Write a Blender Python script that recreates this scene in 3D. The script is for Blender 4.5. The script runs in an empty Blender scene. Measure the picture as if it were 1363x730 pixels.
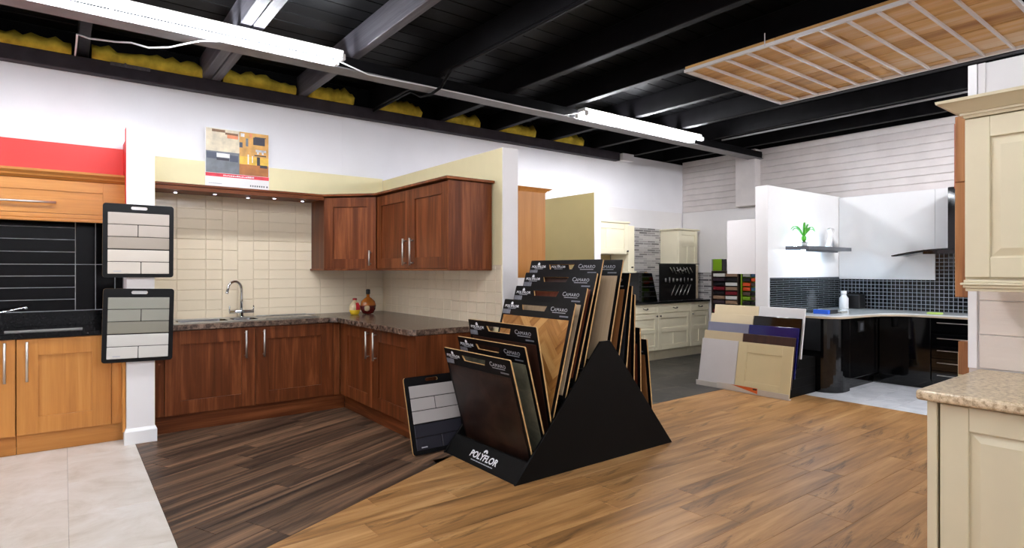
import bpy, bmesh, math, random
from mathutils import Vector, Matrix
random.seed(7)
S = bpy.context.scene
COL = S.collection

# ------------------------------------------------------------------ camera, light, exposure
cam = bpy.data.cameras.new('camera'); camo = bpy.data.objects.new('camera', cam); COL.objects.link(camo)
camo.location = (0, 0, 1.375); camo.rotation_euler = (math.radians(90), 0, math.radians(-37.4))
cam.sensor_fit = 'HORIZONTAL'; cam.sensor_width = 36.0; cam.lens = 780.0/1363*36; cam.shift_y = -5.0/1363
cam.clip_start = 0.05
S.camera = camo
W = bpy.data.worlds.new('world'); S.world = W; W.use_nodes = True
W.node_tree.nodes['Background'].inputs[0].default_value = (1, 0.97, 0.94, 1)
W.node_tree.nodes['Background'].inputs[1].default_value = 0.05
S.view_settings.view_transform = 'Standard'; S.view_settings.look = 'None'
S.view_settings.gamma = 1.0; S.view_settings.use_curve_mapping = False
S.view_settings.exposure = 0.08
TUBE = 72.0          # emission of a fluorescent tube

# ------------------------------------------------------------------ materials
def lin(c):
    return tuple(((v/255)/12.92 if v/255 <= .04045 else ((v/255+.055)/1.055)**2.4) for v in c) + (1,)
class NT:
    def __init__(s, m): s.t = m.node_tree; s.n = s.t.nodes
    def add(s, ty, **k):
        n = s.n.new(ty)
        for a, b in k.items():
            if a.startswith('i_'):
                key = a[2:]
                n.inputs[int(key) if key.isdigit() else key.replace('_', ' ')].default_value = b
            else: setattr(n, a, b)
        return n
    def link(s, a, b): s.t.links.new(a, b)
def base(name, rough=.5, metal=0, spec=.5):
    m = bpy.data.materials.new(name); m.use_nodes = True
    t = NT(m); b = t.n['Principled BSDF']
    b.inputs['Roughness'].default_value = rough; b.inputs['Metallic'].default_value = metal
    b.inputs['Specular IOR Level'].default_value = spec
    return m, t, b
def plain(name, c, rough=.5, metal=0, spec=.5, var=.06, scale=6., bump=0., bscale=200.):
    m, t, b = base(name, rough, metal, spec)
    co = t.add('ShaderNodeTexCoord'); no = t.add('ShaderNodeTexNoise', i_Scale=scale, i_Detail=4.)
    t.link(co.outputs['Object'], no.inputs['Vector'])
    r = t.add('ShaderNodeValToRGB'); L = lin(c)
    r.color_ramp.elements[0].position = .3; r.color_ramp.elements[1].position = .7
    r.color_ramp.elements[0].color = tuple(v*(1-var) for v in L[:3])+(1,)
    r.color_ramp.elements[1].color = tuple(min(1, v*(1+var)) for v in L[:3])+(1,)
    t.link(no.outputs['Fac'], r.inputs['Fac']); t.link(r.outputs['Color'], b.inputs['Base Color'])
    if bump:
        n2 = t.add('ShaderNodeTexNoise', i_Scale=bscale, i_Detail=3.); bp = t.add('ShaderNodeBump', i_Strength=bump, i_Distance=.002)
        t.link(co.outputs['Object'], n2.inputs['Vector']); t.link(n2.outputs['Fac'], bp.inputs['Height']); t.link(bp.outputs['Normal'], b.inputs['Normal'])
    return m
def wood(name, cols, grain='z', along=1.2, across=14., rough=.4, var=.25, knots=0., bump=.05, spec=.4, pvar=.5, strong=.5):
    """cols: dark, mid, light. grain axis gets the long stretch; each object gets its own offset and tone."""
    m, t, b = base(name, rough, 0, spec)
    co = t.add('ShaderNodeTexCoord'); oi = t.add('ShaderNodeObjectInfo')
    mp = t.add('ShaderNodeMapping'); sc = [across]*3; sc['xyz'.index(grain)] = along; mp.inputs['Scale'].default_value = sc
    off = t.add('ShaderNodeVectorMath', operation='SCALE'); off.inputs[0].default_value = (37.1, 91.7, 53.3)
    t.link(oi.outputs['Random'], off.inputs['Scale'])
    add = t.add('ShaderNodeVectorMath', operation='ADD')
    t.link(co.outputs['Object'], mp.inputs['Vector']); t.link(mp.outputs['Vector'], add.inputs[0]); t.link(off.outputs['Vector'], add.inputs[1])
    n1 = t.add('ShaderNodeTexNoise', i_Scale=1., i_Detail=6., i_Roughness=.62, i_Distortion=.6)
    t.link(add.outputs['Vector'], n1.inputs['Vector'])
    mp2 = t.add('ShaderNodeMapping'); s2 = [across*7]*3; s2['xyz'.index(grain)] = along*2.5; mp2.inputs['Scale'].default_value = s2
    t.link(co.outputs['Object'], mp2.inputs['Vector'])
    n2 = t.add('ShaderNodeTexNoise', i_Scale=1., i_Detail=3., i_Roughness=.6); t.link(mp2.outputs['Vector'], n2.inputs['Vector'])
    mx = t.add('ShaderNodeMath', operation='MULTIPLY_ADD'); mx.inputs[1].default_value = .28; mx.inputs[2].default_value = -.14
    t.link(n2.outputs['Fac'], mx.inputs[0])
    sm = t.add('ShaderNodeMath', operation='ADD'); t.link(n1.outputs['Fac'], sm.inputs[0]); t.link(mx.outputs[0], sm.inputs[1])
    rv = t.add('ShaderNodeMath', operation='MULTIPLY_ADD'); rv.inputs[1].default_value = var*pvar; rv.inputs[2].default_value = -var*pvar/2
    t.link(oi.outputs['Random'], rv.inputs[0])
    s3 = t.add('ShaderNodeMath', operation='ADD'); t.link(sm.outputs[0], s3.inputs[0]); t.link(rv.outputs[0], s3.inputs[1])
    r = t.add('ShaderNodeValToRGB'); e = r.color_ramp.elements
    e[0].position = .5-strong*.5; e[0].color = lin(cols[0]); e[1].position = .5+strong*.42; e[1].color = lin(cols[2])
    q = e.new(.5); q.color = lin(cols[1])
    t.link(s3.outputs[0], r.inputs['Fac']); src = r.outputs['Color']
    if knots:
        mp3 = t.add('ShaderNodeMapping'); s4 = [3.2]*3; s4['xyz'.index(grain)] = .9; mp3.inputs['Scale'].default_value = s4
        t.link(co.outputs['Object'], mp3.inputs['Vector'])
        n3 = t.add('ShaderNodeTexNoise', i_Scale=1.6, i_Detail=7., i_Roughness=.7, i_Distortion=1.2); t.link(mp3.outputs['Vector'], n3.inputs['Vector'])
        r3 = t.add('ShaderNodeValToRGB'); r3.color_ramp.elements[0].position = .555; r3.color_ramp.elements[0].color = (0, 0, 0, 1)
        r3.color_ramp.elements[1].position = .66; r3.color_ramp.elements[1].color = (1, 1, 1, 1); t.link(n3.outputs['Fac'], r3.inputs['Fac'])
        f = t.add('ShaderNodeMath', operation='MULTIPLY'); f.inputs[1].default_value = knots; t.link(r3.outputs['Color'], f.inputs[0])
        mc = t.add('ShaderNodeMixRGB'); mc.inputs['Color2'].default_value = lin(cols[0])
        t.link(f.outputs[0], mc.inputs['Fac']); t.link(src, mc.inputs['Color1']); src = mc.outputs['Color']
    t.link(src, b.inputs['Base Color'])
    if bump:
        bp = t.add('ShaderNodeBump', i_Strength=bump, i_Distance=.003); t.link(sm.outputs[0], bp.inputs['Height']); t.link(bp.outputs['Normal'], b.inputs['Normal'])
    return m
def speckle(name, cols, scale=160., rough=.3, spec=.5):
    m, t, b = base(name, rough, 0, spec)
    co = t.add('ShaderNodeTexCoord'); n1 = t.add('ShaderNodeTexNoise', i_Scale=scale, i_Detail=5., i_Roughness=.75); t.link(co.outputs['Object'], n1.inputs['Vector'])
    r = t.add('ShaderNodeValToRGB'); e = r.color_ramp.elements
    e[0].position = .36; e[0].color = lin(cols[0]); e[1].position = .64; e[1].color = lin(cols[2]); q = e.new(.5); q.color = lin(cols[1])
    t.link(n1.outputs['Fac'], r.inputs['Fac']); t.link(r.outputs['Color'], b.inputs['Base Color'])
    return m
def stone(name, cols, scale=2.2, rough=.45, bump=.1):
    m, t, b = base(name, rough, 0, .4)
    co = t.add('ShaderNodeTexCoord'); oi = t.add('ShaderNodeObjectInfo')
    off = t.add('ShaderNodeVectorMath', operation='SCALE'); off.inputs[0].default_value = (17., 41., 23.); t.link(oi.outputs['Random'], off.inputs['Scale'])
    add = t.add('ShaderNodeVectorMath', operation='ADD'); t.link(co.outputs['Object'], add.inputs[0]); t.link(off.outputs['Vector'], add.inputs[1])
    n1 = t.add('ShaderNodeTexNoise', i_Scale=scale, i_Detail=9., i_Roughness=.68, i_Distortion=.9); t.link(add.outputs['Vector'], n1.inputs['Vector'])
    r = t.add('ShaderNodeValToRGB'); e = r.color_ramp.elements
    e[0].position = .32; e[0].color = lin(cols[0]); e[1].position = .68; e[1].color = lin(cols[2]); q = e.new(.5); q.color = lin(cols[1])
    t.link(n1.outputs['Fac'], r.inputs['Fac']); t.link(r.outputs['Color'], b.inputs['Base Color'])
    bp = t.add('ShaderNodeBump', i_Strength=bump, i_Distance=.004); t.link(n1.outputs['Fac'], bp.inputs['Height']); t.link(bp.outputs['Normal'], b.inputs['Normal'])
    return m
def mosaic(name, axis_u, w, h, c1, c2, grout, rough=.12, offset=0., mortar=.004, bias=0.):
    """small mosaic pieces too small to pick apart singly: brick pattern on the wall plane (axis_u, z)"""
    m, t, b = base(name, rough, 0, .6)
    co = t.add('ShaderNodeTexCoord'); sp = t.add('ShaderNodeSeparateXYZ'); cb = t.add('ShaderNodeCombineXYZ')
    t.link(co.outputs['Object'], sp.inputs[0]); t.link(sp.outputs[axis_u], cb.inputs[0]); t.link(sp.outputs[2], cb.inputs[1])
    br = t.add('ShaderNodeTexBrick', offset=offset, squash=1.)
    br.inputs['Scale'].default_value = 1.; br.inputs['Mortar Size'].default_value = mortar; br.inputs['Bias'].default_value = bias
    br.inputs['Brick Width'].default_value = w; br.inputs['Row Height'].default_value = h; br.inputs['Mortar Smooth'].default_value = .1
    br.inputs['Color1'].default_value = lin(c1); br.inputs['Color2'].default_value = lin(c2); br.inputs['Mortar'].default_value = lin(grout)
    t.link(cb.outputs[0], br.inputs['Vector']); t.link(br.outputs['Color'], b.inputs['Base Color'])
    iv = t.add('ShaderNodeMath', operation='SUBTRACT'); iv.inputs[0].default_value = 1.; t.link(br.outputs['Fac'], iv.inputs[1])
    bp = t.add('ShaderNodeBump', i_Strength=.5, i_Distance=.003); t.link(iv.outputs[0], bp.inputs['Height']); t.link(bp.outputs['Normal'], b.inputs['Normal'])
    ra = t.add('ShaderNodeMath', operation='MULTIPLY_ADD'); ra.inputs[1].default_value = .6; ra.inputs[2].default_value = rough; t.link(br.outputs['Fac'], ra.inputs[0])
    t.link(ra.outputs[0], b.inputs['Roughness'])
    return m
def emit(name, c, s):
    m, t, b = base(name, .4)
    b.inputs['Base Color'].default_value = lin(c); b.inputs['Emission Color'].default_value = lin(c); b.inputs['Emission Strength'].default_value = s
    return m
def glass(name, c, rough=.02):
    m, t, b = base(name, rough); b.inputs['Base Color'].default_value = lin(c); b.inputs['Transmission Weight'].default_value = 1.; b.inputs['IOR'].default_value = 1.45
    return m

M = {}
WAL = ((42, 18, 8), (98, 50, 24), (150, 88, 50))
BEE = ((160, 98, 40), (190, 126, 58), (208, 148, 78))
for g in 'xyz':
    M['walnut_'+g] = wood('walnut_'+g, WAL, g, .9, 13., .38, strong=.8, spec=.16)
    M['beech_'+g] = wood('beech_'+g, BEE, g, .9, 16., .38, strong=.9, bump=.02)
M['oak_plank'] = wood('oak_plank', ((62, 40, 21), (157, 113, 66), (192, 150, 99)), 'x', .8, 8., .4, knots=.95, strong=.62, pvar=.5, var=.25, spec=.28)
M['dark_plank'] = wood('dark_plank', ((20, 15, 12), (82, 62, 47), (134, 102, 76)), 'x', .45, 13., .45, knots=.95, strong=.36, pvar=.2, spec=.3)
M['raw_timber'] = wood('raw_timber', ((160, 106, 52), (226, 180, 110), (242, 222, 192)), 'y', .5, 5., .6, strong=.8, pvar=.9, var=.4)
M['rough_timber'] = wood('rough_timber', ((112, 68, 36), (165, 108, 62), (190, 136, 86)), 'z', 1., 12., .6)
M['wall_white'] = plain('wall_white', (238, 236, 238), .75, var=.02, scale=3, bump=.15, bscale=60)
M['wall_plain'] = plain('wall_plain', (234, 230, 228), .7, var=.02, scale=3)
M['brick_white'] = plain('brick_white', (222, 214, 210), .8, var=.06, scale=5, bump=.5, bscale=30)
M['red_paint'] = plain('red_paint', (226, 48, 40), .45, var=.02)
M['cream_paint'] = plain('cream_paint', (240, 228, 182), .6, var=.02)
M['khaki_paint'] = plain('khaki_paint', (196, 178, 120), .6, var=.02)
M['white_gloss'] = plain('white_gloss', (240, 238, 236), .25, var=.01)
M['black_timber'] = plain('black_timber', (10, 9, 11), .55, spec=.12, var=.5, scale=7, bump=.5, bscale=25)
M['grey_timber'] = wood('grey_timber', ((40, 38, 42), (82, 80, 86), (120, 118, 124)), 'y', .8, 16., .5, strong=.8)
M['black_deck'] = plain('black_deck', (6, 6, 7), .5, spec=.12, var=.5, scale=5, bump=.4, bscale=12)
M['grey_steel'] = plain('grey_steel', (126, 123, 124), .55, var=.1, scale=10)
M['insulation'] = plain('insulation', (205, 180, 66), .95, spec=.1, var=.35, scale=9, bump=1., bscale=40)
M['subfloor'] = plain('subfloor', (70, 62, 54), .8)
M['cream_tile'] = plain('cream_tile', (236, 220, 192), .16, var=.02, scale=4)
M['cream_grout'] = plain('cream_grout', (226, 209, 180), .7)
M['black_tile'] = plain('black_tile', (8, 7, 8), .14, spec=.16, var=.3, scale=30)
M['grey_grout'] = plain('grey_grout', (170, 170, 170), .7)
M['black_stone'] = speckle('black_stone', ((6, 6, 7), (11, 11, 12), (26, 25, 26)), 60, .12, .25)
M['brown_stone'] = speckle('brown_stone', ((38, 28, 23), (86, 68, 57), (136, 112, 96)), 26, .24)
M['beige_stone'] = speckle('beige_stone', ((150, 124, 92), (206, 184, 150), (226, 208, 176)), 55, .3)
M['cream_unit'] = plain('cream_unit', (216, 204, 172), .35, var=.02)
M['ivory_unit'] = plain('ivory_unit', (240, 230, 200), .38, var=.02)
M['steel'] = plain('steel', (190, 188, 184), .28, metal=1., var=.05)
M['shaded_bowl_steel'] = plain('shaded_bowl_steel', (120, 120, 120), .22, metal=1.)  # darker copy of the sink steel: dark reflections of the bowls put into colour
M['brushed'] = plain('brushed', (206, 200, 192), .42, metal=1., var=.08)
M['chrome'] = plain('chrome', (220, 222, 226), .07, metal=1., var=.02)
M['pewter'] = plain('pewter', (80, 74, 66), .4, metal=1.)
M['board_black'] = plain('board_black', (10, 9, 10), .4, spec=.2, var=.15, scale=3)
M['board_edge'] = plain('board_edge', (190, 150, 96), .7, var=.15, scale=30)
M['rack_black'] = plain('rack_black', (7, 6, 5), .55, spec=.12, var=.15, bump=.15, bscale=180)
M['print_white'] = plain('print_white', (236, 236, 238), .5)
M['print_grey'] = plain('print_grey', (176, 176, 180), .5)
M['sticker'] = plain('sticker', (116, 117, 124), .5, var=.2, scale=60)
M['gloss_black'] = plain('gloss_black', (5, 5, 6), .05, spec=.5, var=.1)
M['black_plastic'] = plain('black_plastic', (18, 18, 19), .35)
M['white_top'] = plain('white_top', (226, 228, 226), .1, var=.02)
M['pale_edge'] = plain('pale_edge', (196, 178, 152), .4)
M['grey_metal'] = plain('grey_metal', (120, 122, 128), .4, metal=.7)
M['beige_floor'] = stone('beige_floor', ((196, 184, 168), (214, 205, 193), (226, 220, 212)), 2.4, .35, .05)
M['slate_floor'] = stone('slate_floor', ((28, 28, 30), (52, 50, 48), (80, 74, 66)), 3., .4, .2)
M['grey_floor'] = stone('grey_floor', ((196, 198, 202), (218, 220, 224), (236, 237, 240)), 3., .3, .05)
M['floor_grout'] = plain('floor_grout', (120, 120, 124), .8)
M['mosaic_x'] = mosaic('mosaic_x', 0, .30, .0265, (14, 15, 18), (32, 34, 38), (112, 118, 124), offset=.5, mortar=.0025)
M['mosaic_y'] = mosaic('mosaic_y', 1, .0475, .0475, (10, 11, 14), (30, 32, 36), (140, 146, 154), mortar=.0035)
M['mosaic_far'] = mosaic('mosaic_far', 0, .2, .035, (196, 190, 186), (62, 58, 60), (200, 196, 190), .2, offset=.5, mortar=.004, bias=-.15)
M['mosaic_fary'] = mosaic('mosaic_fary', 1, .2, .035, (196, 190, 186), (62, 58, 60), (200, 196, 190), .2, offset=.5, mortar=.004, bias=-.15)
M['tube'] = emit('tube', (243, 247, 255), TUBE)
M['boosted_tube'] = emit('boosted_tube', (246, 248, 255), TUBE*1.5)  # tube output raised to brighten the far end
M['spot'] = emit('spot', (226, 220, 255), 9.)
M['cool_strip'] = emit('cool_strip', (196, 228, 255), 75.)
M['leaf'] = plain('leaf', (90, 190, 60), .5, var=.25, scale=20)

# ------------------------------------------------------------------ mesh helpers
class Fr:
    """a wall frame: u runs along the wall, w sticks out of it, z up"""
    def __init__(s, o, u, n): s.o = Vector(o); s.u = Vector(u).normalized(); s.n = Vector(n).normalized()
    def p(s, u, w, z): return s.o + s.u*u + s.n*w + Vector((0, 0, z))
class MB:
    def __init__(s): s.b = bmesh.new()
    def hexa(s, pts):
        v = [s.b.verts.new(p) for p in pts]
        for f in ((0, 3, 2, 1), (4, 5, 6, 7), (0, 1, 5, 4), (1, 2, 6, 5), (2, 3, 7, 6), (3, 0, 4, 7)): s.b.faces.new([v[i] for i in f])
        return s
    def box(s, x0, x1, y0, y1, z0, z1):
        return s.hexa([(x0, y0, z0), (x1, y0, z0), (x1, y1, z0), (x0, y1, z0), (x0, y0, z1), (x1, y0, z1), (x1, y1, z1), (x0, y1, z1)])
    def fbox(s, f, u0, u1, w0, w1, z0, z1):
        return s.hexa([f.p(u, w, z) for z in (z0, z1) for u, w in ((u0, w0), (u1, w0), (u1, w1), (u0, w1))])
    def taper(s, a, z0, b, z1):
        """box from rectangle a=(x0,x1,y0,y1) at z0 to rectangle b at z1"""
        q = lambda r, z: [(r[0], r[2], z), (r[1], r[2], z), (r[1], r[3], z), (r[0], r[3], z)]
        return s.hexa(q(a, z0)+q(b, z1))
    def prism(s, poly, h):
        """poly: list of 3D points, h: extrusion vector"""
        h = Vector(h); a = [s.b.verts.new(p) for p in poly]; c = [s.b.verts.new(Vector(p)+h) for p in poly]; n = len(poly)
        s.b.faces.new(a[::-1]); s.b.faces.new(c)
        for i in range(n): s.b.faces.new((a[i], a[(i+1) % n], c[(i+1) % n], c[i]))
        return s
    def tube(s, pts, r, n=10, cap=True):
        pts = [Vector(p) for p in pts]; rs = r if isinstance(r, (list, tuple)) else [r]*len(pts); rings = []; up = None
        for i, p in enumerate(pts):
            d = (pts[min(i+1, len(pts)-1)]-pts[max(i-1, 0)]).normalized()
            if up is None: up = d.orthogonal().normalized()
            up = (up-d*up.dot(d)); up = up.normalized() if up.length > 1e-5 else d.orthogonal().normalized()
            sd = d.cross(up)
            rings.append([s.b.verts.new(p+(up*math.cos(2*math.pi*k/n)+sd*math.sin(2*math.pi*k/n))*rs[i]) for k in range(n)])
        for a, c in zip(rings, rings[1:]):
            for k in range(n): s.b.faces.new((a[k], a[(k+1) % n], c[(k+1) % n], c[k]))
        if cap: s.b.faces.new(rings[0][::-1]); s.b.faces.new(rings[-1])
        return s
    def lathe(s, o, prof, n=24, sx=1., sy=1.):
        o = Vector(o); rings = [[s.b.verts.new(o+Vector((max(r, 1e-4)*sx*math.cos(2*math.pi*k/n), max(r, 1e-4)*sy*math.sin(2*math.pi*k/n), z))) for k in range(n)] for r, z in prof]
        for a, c in zip(rings, rings[1:]):
            for k in range(n): s.b.faces.new((a[k], a[(k+1) % n], c[(k+1) % n], c[k]))
        s.b.faces.new(rings[0][::-1]); s.b.faces.new(rings[-1])
        return s
    def plate(s, outer, holes, t):
        """outer/holes: loops of 2D points in the (x,z) plane; extruded by t along -y"""
        for loop in [outer]+holes:
            v = [s.b.verts.new((x, 0, z)) for x, z in loop]
            for i in range(len(v)): s.b.edges.new((v[i], v[(i+1) % len(v)]))
        r = bmesh.ops.triangle_fill(s.b, use_beauty=True, use_dissolve=False, edges=s.b.edges[:], normal=(0, -1, 0))
        f = [g for g in r['geom'] if isinstance(g, bmesh.types.BMFace)]
        e = bmesh.ops.extrude_face_region(s.b, geom=f)
        bmesh.ops.translate(s.b, verts=[g for g in e['geom'] if isinstance(g, bmesh.types.BMVert)], vec=(0, -t, 0))
        return s
def rrect(x0, x1, z0, z1, r, n=4):
    out = []
    for cx, cz, a in ((x1-r, z1-r, 0), (x0+r, z1-r, 90), (x0+r, z0+r, 180), (x1-r, z0+r, 270)):
        for k in range(n+1):
            q = math.radians(a+90*k/n); out.append((cx+r*math.cos(q), cz+r*math.sin(q)))
    return out
ORG = {}
def finish(name, mb, mat, parent=None, bevel=0, seg=1, smooth=False, mats=None, pick=None):
    b = mb.b
    o0 = ORG.get(parent.name, Vector((0, 0, 0))) if parent else Vector((0, 0, 0))
    bmesh.ops.recalc_face_normals(b, faces=b.faces[:])
    if bevel:
        ed = [e for e in b.edges if len(e.link_faces) == 2 and e.calc_face_angle(0) > .5]
        bmesh.ops.bevel(b, geom=ed, offset=bevel, segments=seg, affect='EDGES', clamp_overlap=True, profile=.5)
    if not parent:   # top-level single mesh: origin at the centre of its base
        xs = [v.co for v in b.verts]; o0 = Vector(((min(v.x for v in xs)+max(v.x for v in xs))/2, (min(v.y for v in xs)+max(v.y for v in xs))/2, min(v.z for v in xs)))
    bmesh.ops.translate(b, verts=b.verts[:], vec=-o0)
    me = bpy.data.meshes.new(name)
    if pick:
        for f in b.faces: f.material_index = pick(f)
    if smooth:
        for f in b.faces: f.smooth = True
    b.to_mesh(me); b.free()
    for q in (mats or [mat]): me.materials.append(M[q] if isinstance(q, str) else q)
    if smooth == 'auto':
        pass
    o = bpy.data.objects.new(name, me); COL.objects.link(o)
    if parent: o.parent = parent
    else: o.location = o0
    ORG[o.name] = o0
    return o
def tag(o, label, cat, group=None):
    o['label'] = label; o['category'] = cat
    if group: o['group'] = group
    return o
def thing(name, label, cat, loc=(0, 0, 0), rot=None, group=None):
    o = bpy.data.objects.new(name, None); COL.objects.link(o); o.empty_display_size = .1
    o.location = loc; ORG[o.name] = Vector(loc)
    if rot is not None: o.rotation_euler = rot; ORG[o.name] = Vector((0, 0, 0))   # rotated things are built in their own coordinates
    return tag(o, label, cat, group)
def local(name, label, cat, loc, rot=(0, 0, 0), group=None):
    return thing(name, label, cat, loc, rot, group)
def struct(o): o['kind'] = 'structure'; return o
def B(name, mat, parent, *box, bevel=0, **k): return finish(name, MB().box(*box), mat, parent, bevel, **k)
def clone(me_obj, name, parent, loc=(0, 0, 0), rot=(0, 0, 0)):
    c = bpy.data.objects.new(name, me_obj.data); COL.objects.link(c); c.parent = parent; c.location = loc; c.rotation_euler = rot; return c
def text_mesh(txt, size, extrude=.0004, shear=0., bold=0., align='LEFT', spacing=1.):
    cu = bpy.data.curves.new('t', 'FONT'); cu.body = txt; cu.size = size; cu.extrude = extrude; cu.shear = shear; cu.offset = bold; cu.align_x = align
    cu.space_character = spacing; cu.resolution_u = 3
    ob = bpy.data.objects.new('t', cu); COL.objects.link(ob); dg = bpy.context.evaluated_depsgraph_get(); dg.update()
    me = bpy.data.meshes.new_from_object(ob.evaluated_get(dg)); bpy.data.objects.remove(ob); bpy.data.curves.remove(cu)
    return me
def put_mesh(me, name, mat, parent, mtx):
    me = me.copy(); me.transform(mtx); me.materials.clear(); me.materials.append(M[mat])
    o = bpy.data.objects.new(name, me); COL.objects.link(o); o.parent = parent; return o
def clip(poly, a, b, c):
    """keep the part of a 2D polygon with a*x+b*y <= c"""
    out = []
    for i, p in enumerate(poly):
        q = poly[(i+1) % len(poly)]; dp = a*p[0]+b*p[1]-c; dq = a*q[0]+b*q[1]-c
        if dp <= 0: out.append(p)
        if (dp < 0 < dq) or (dq < 0 < dp):
            t = dp/(dp-dq); out.append((p[0]+(q[0]-p[0])*t, p[1]+(q[1]-p[1])*t))
    return out
def area(p): return abs(sum(p[i][0]*p[(i+1) % len(p)][1]-p[(i+1) % len(p)][0]*p[i][1] for i in range(len(p))))/2

# ------------------------------------------------------------------ room shell
XB, XF, YR, YL, ZC = -3.6, 8.56, -3.6, 6.30, 3.42
floor = struct(B('floor', 'subfloor', None, XB, XF, YR, YL, -.10, -.004))
DIA = (0.802, 3.046); DA = math.radians(24.2); DN = (-math.sin(DA), math.cos(DA)); DC = DN[0]*DIA[0]+DN[1]*DIA[1]
XBD, XT, YS = .45, 6.50, 3.90       # beige|wood, wood|grey tile, wood|slate
def floor_piece(name, poly, mat, ang=0.):
    """poly in world xy; the piece keeps its own axes turned by ang so that the grain runs along it"""
    if len(poly) < 3 or area(poly) < .004: return
    cx = sum(p[0] for p in poly)/len(poly); cy = sum(p[1] for p in poly)/len(poly); ca, sa = math.cos(-ang), math.sin(-ang)
    lp = [((x-cx)*ca-(y-cy)*sa, (x-cx)*sa+(y-cy)*ca) for x, y in poly]
    clean = [p for i, p in enumerate(lp) if math.dist(p, lp[i-1]) > .002]
    if len(clean) < 3: return
    mb = MB().prism([(x, y, 0) for x, y in clean], (0, 0, .0055)); bm = mb.b
    bmesh.ops.recalc_face_normals(bm, faces=bm.faces[:])
    bmesh.ops.bevel(bm, geom=[e for e in bm.edges if all(v.co.z > .005 for v in e.verts)], offset=.0012, segments=1, affect='EDGES', clamp_overlap=True)
    me = bpy.data.meshes.new(name); bm.to_mesh(me); bm.free(); me.materials.append(M[mat])
    o = bpy.data.objects.new(name, me); COL.objects.link(o); o.parent = floor
    o.location = Vector((cx, cy, -.0055)) - ORG['floor']; o.rotation_euler = (0, 0, ang)
# oak planks along x
pw, pl = .178, 1.22; y = -1.8; row = 0
while y < YS:
    x = XBD - random.random()*pl
    while x < XT:
        p = [(x+.0006, y+.0006), (x+pl-.0006, y+.0006), (x+pl-.0006, y+pw-.0006), (x+.0006, y+pw-.0006)]
        p = clip(p, -1, 0, -XBD); p = clip(p, 1, 0, XT) if p else p
        p = clip(p, 0, 1, YS) if p else p
        if p and min(q[0] for q in p) < 2.4:
            p = clip(p, DN[0], DN[1], DC) if max(q[0] for q in p) < 3.2 else p
        floor_piece('oak_plank', p, 'oak_plank') if p else None
        x += pl
    y += pw; row += 1
# dark planks laid along the diagonal edge
for j in range(18):
    off = -random.random()*pl-1.
    for k in range(6):
        a0 = off+k*pl; d0 = j*pw+.001
        P = [(a0+.0006, d0), (a0+pl-.0006, d0), (a0+pl-.0006, d0+pw-.0012), (a0+.0006, d0+pw-.0012)]
        p = [(DIA[0]+u*math.cos(DA)-v*math.sin(DA), DIA[1]+u*math.sin(DA)+v*math.cos(DA)) for u, v in P]
        for h in ((-1, 0, -XBD), (1, 0, 2.62), (0, 1, 5.95)): p = clip(p, *h) if p else p
        floor_piece('dark_plank', p, 'dark_plank', DA) if p else None
# beige stone tiles
for i in range(-7, 1):
    for j in range(11):
        x0 = .02+i*.457+.0 ; y0 = -1.2+j*.66+(.33 if i % 2 else 0)
        p = [(x0+.0005, y0+.0005), (x0+.4565, y0+.0005), (x0+.4565, y0+.6595), (x0+.0005, y0+.6595)]
        p = clip(p, 1, 0, XBD-.002); p = clip(p, 0, 1, 5.95) if p else p
        floor_piece('stone_tile', p, 'beige_floor') if p else None
# slate tiles behind the middle partition
for i in range(13):
    for j in range(6):
        x0 = 2.62+i*.457; y0 = YS+j*.457
        p = [(x0+.001, y0+.001), (x0+.456, y0+.001), (x0+.456, y0+.456), (x0+.001, y0+.456)]
        p = clip(p, 1, 0, 8.5); p = clip(p, 0, 1, 6.29) if p else p
        floor_piece('slate_tile', p, 'slate_floor') if p else None
for i in range(5):
    for j in range(12):
        x0 = XT+.002+i*.45; y0 = .2+j*.305; o = .0
        x0 += (.225 if j % 2 else 0)-.225
        p = [(x0+.003, y0+.003), (x0+.447, y0+.003), (x0+.447, y0+.302), (x0+.003, y0+.302)]
        p = clip(p, 1, 0, 8.5); p = clip(p, -1, 0, -XT-.002) if p else p; p = clip(p, 0, 1, YS-.002) if p else p
        floor_piece('grey_tile', p, 'grey_floor') if p else None

wl = struct(B('wall_left', 'wall_white', None, XB, XF+.2, YL, YL+.15, -.1, 3.60))
wf = struct(B('wall_far', 'brick_white', None, XF, XF+.2, YR, YL, -.1, 3.60))
struct(B('wall_right', 'wall_white', None, XB, XF+.2, YR-.15, YR, -.1, 3.60))
struct(B('wall_back', 'wall_white', None, XB-.15, XB, YR-.15, YL+.15, -.1, 3.60))
# board seam on the long wall, and lining boards up to 2.37 m at the far end
B('cover_strip', 'wall_white', wl, .535, .545, YL-.004, YL, 2.45, 3.07)
B('cover_strip', 'wall_white', wl, 2.45, 2.46, YL-.004, YL, 2.45, 3.07)
B('lining_board', 'wall_plain', wl, 5.42, 8.50, YL-.02, YL, 0, 2.36, bevel=.002)
B('lining_board', 'wall_plain', wf, XF-.03, XF, 4.0, YL-.02, 0, 2.365, bevel=.002)
# whitewashed boards of the far wall, each with its own edge
for k in range(9):
    z = 2.37+k*.098; dx = random.uniform(.012, .022)
    B('wall_plank', 'brick_white', wf, XF-dx, XF, .2, 4.86, z, z+.092, bevel=.006)
    B('wall_plank', 'brick_white', wf, XF-dx*.8, XF, 5.20, YL, z, z+.092, bevel=.006)
B('pier', 'brick_white', wf, XF-.16, XF, 4.86, 5.20, 2.37, 3.24, bevel=.01)

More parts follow.
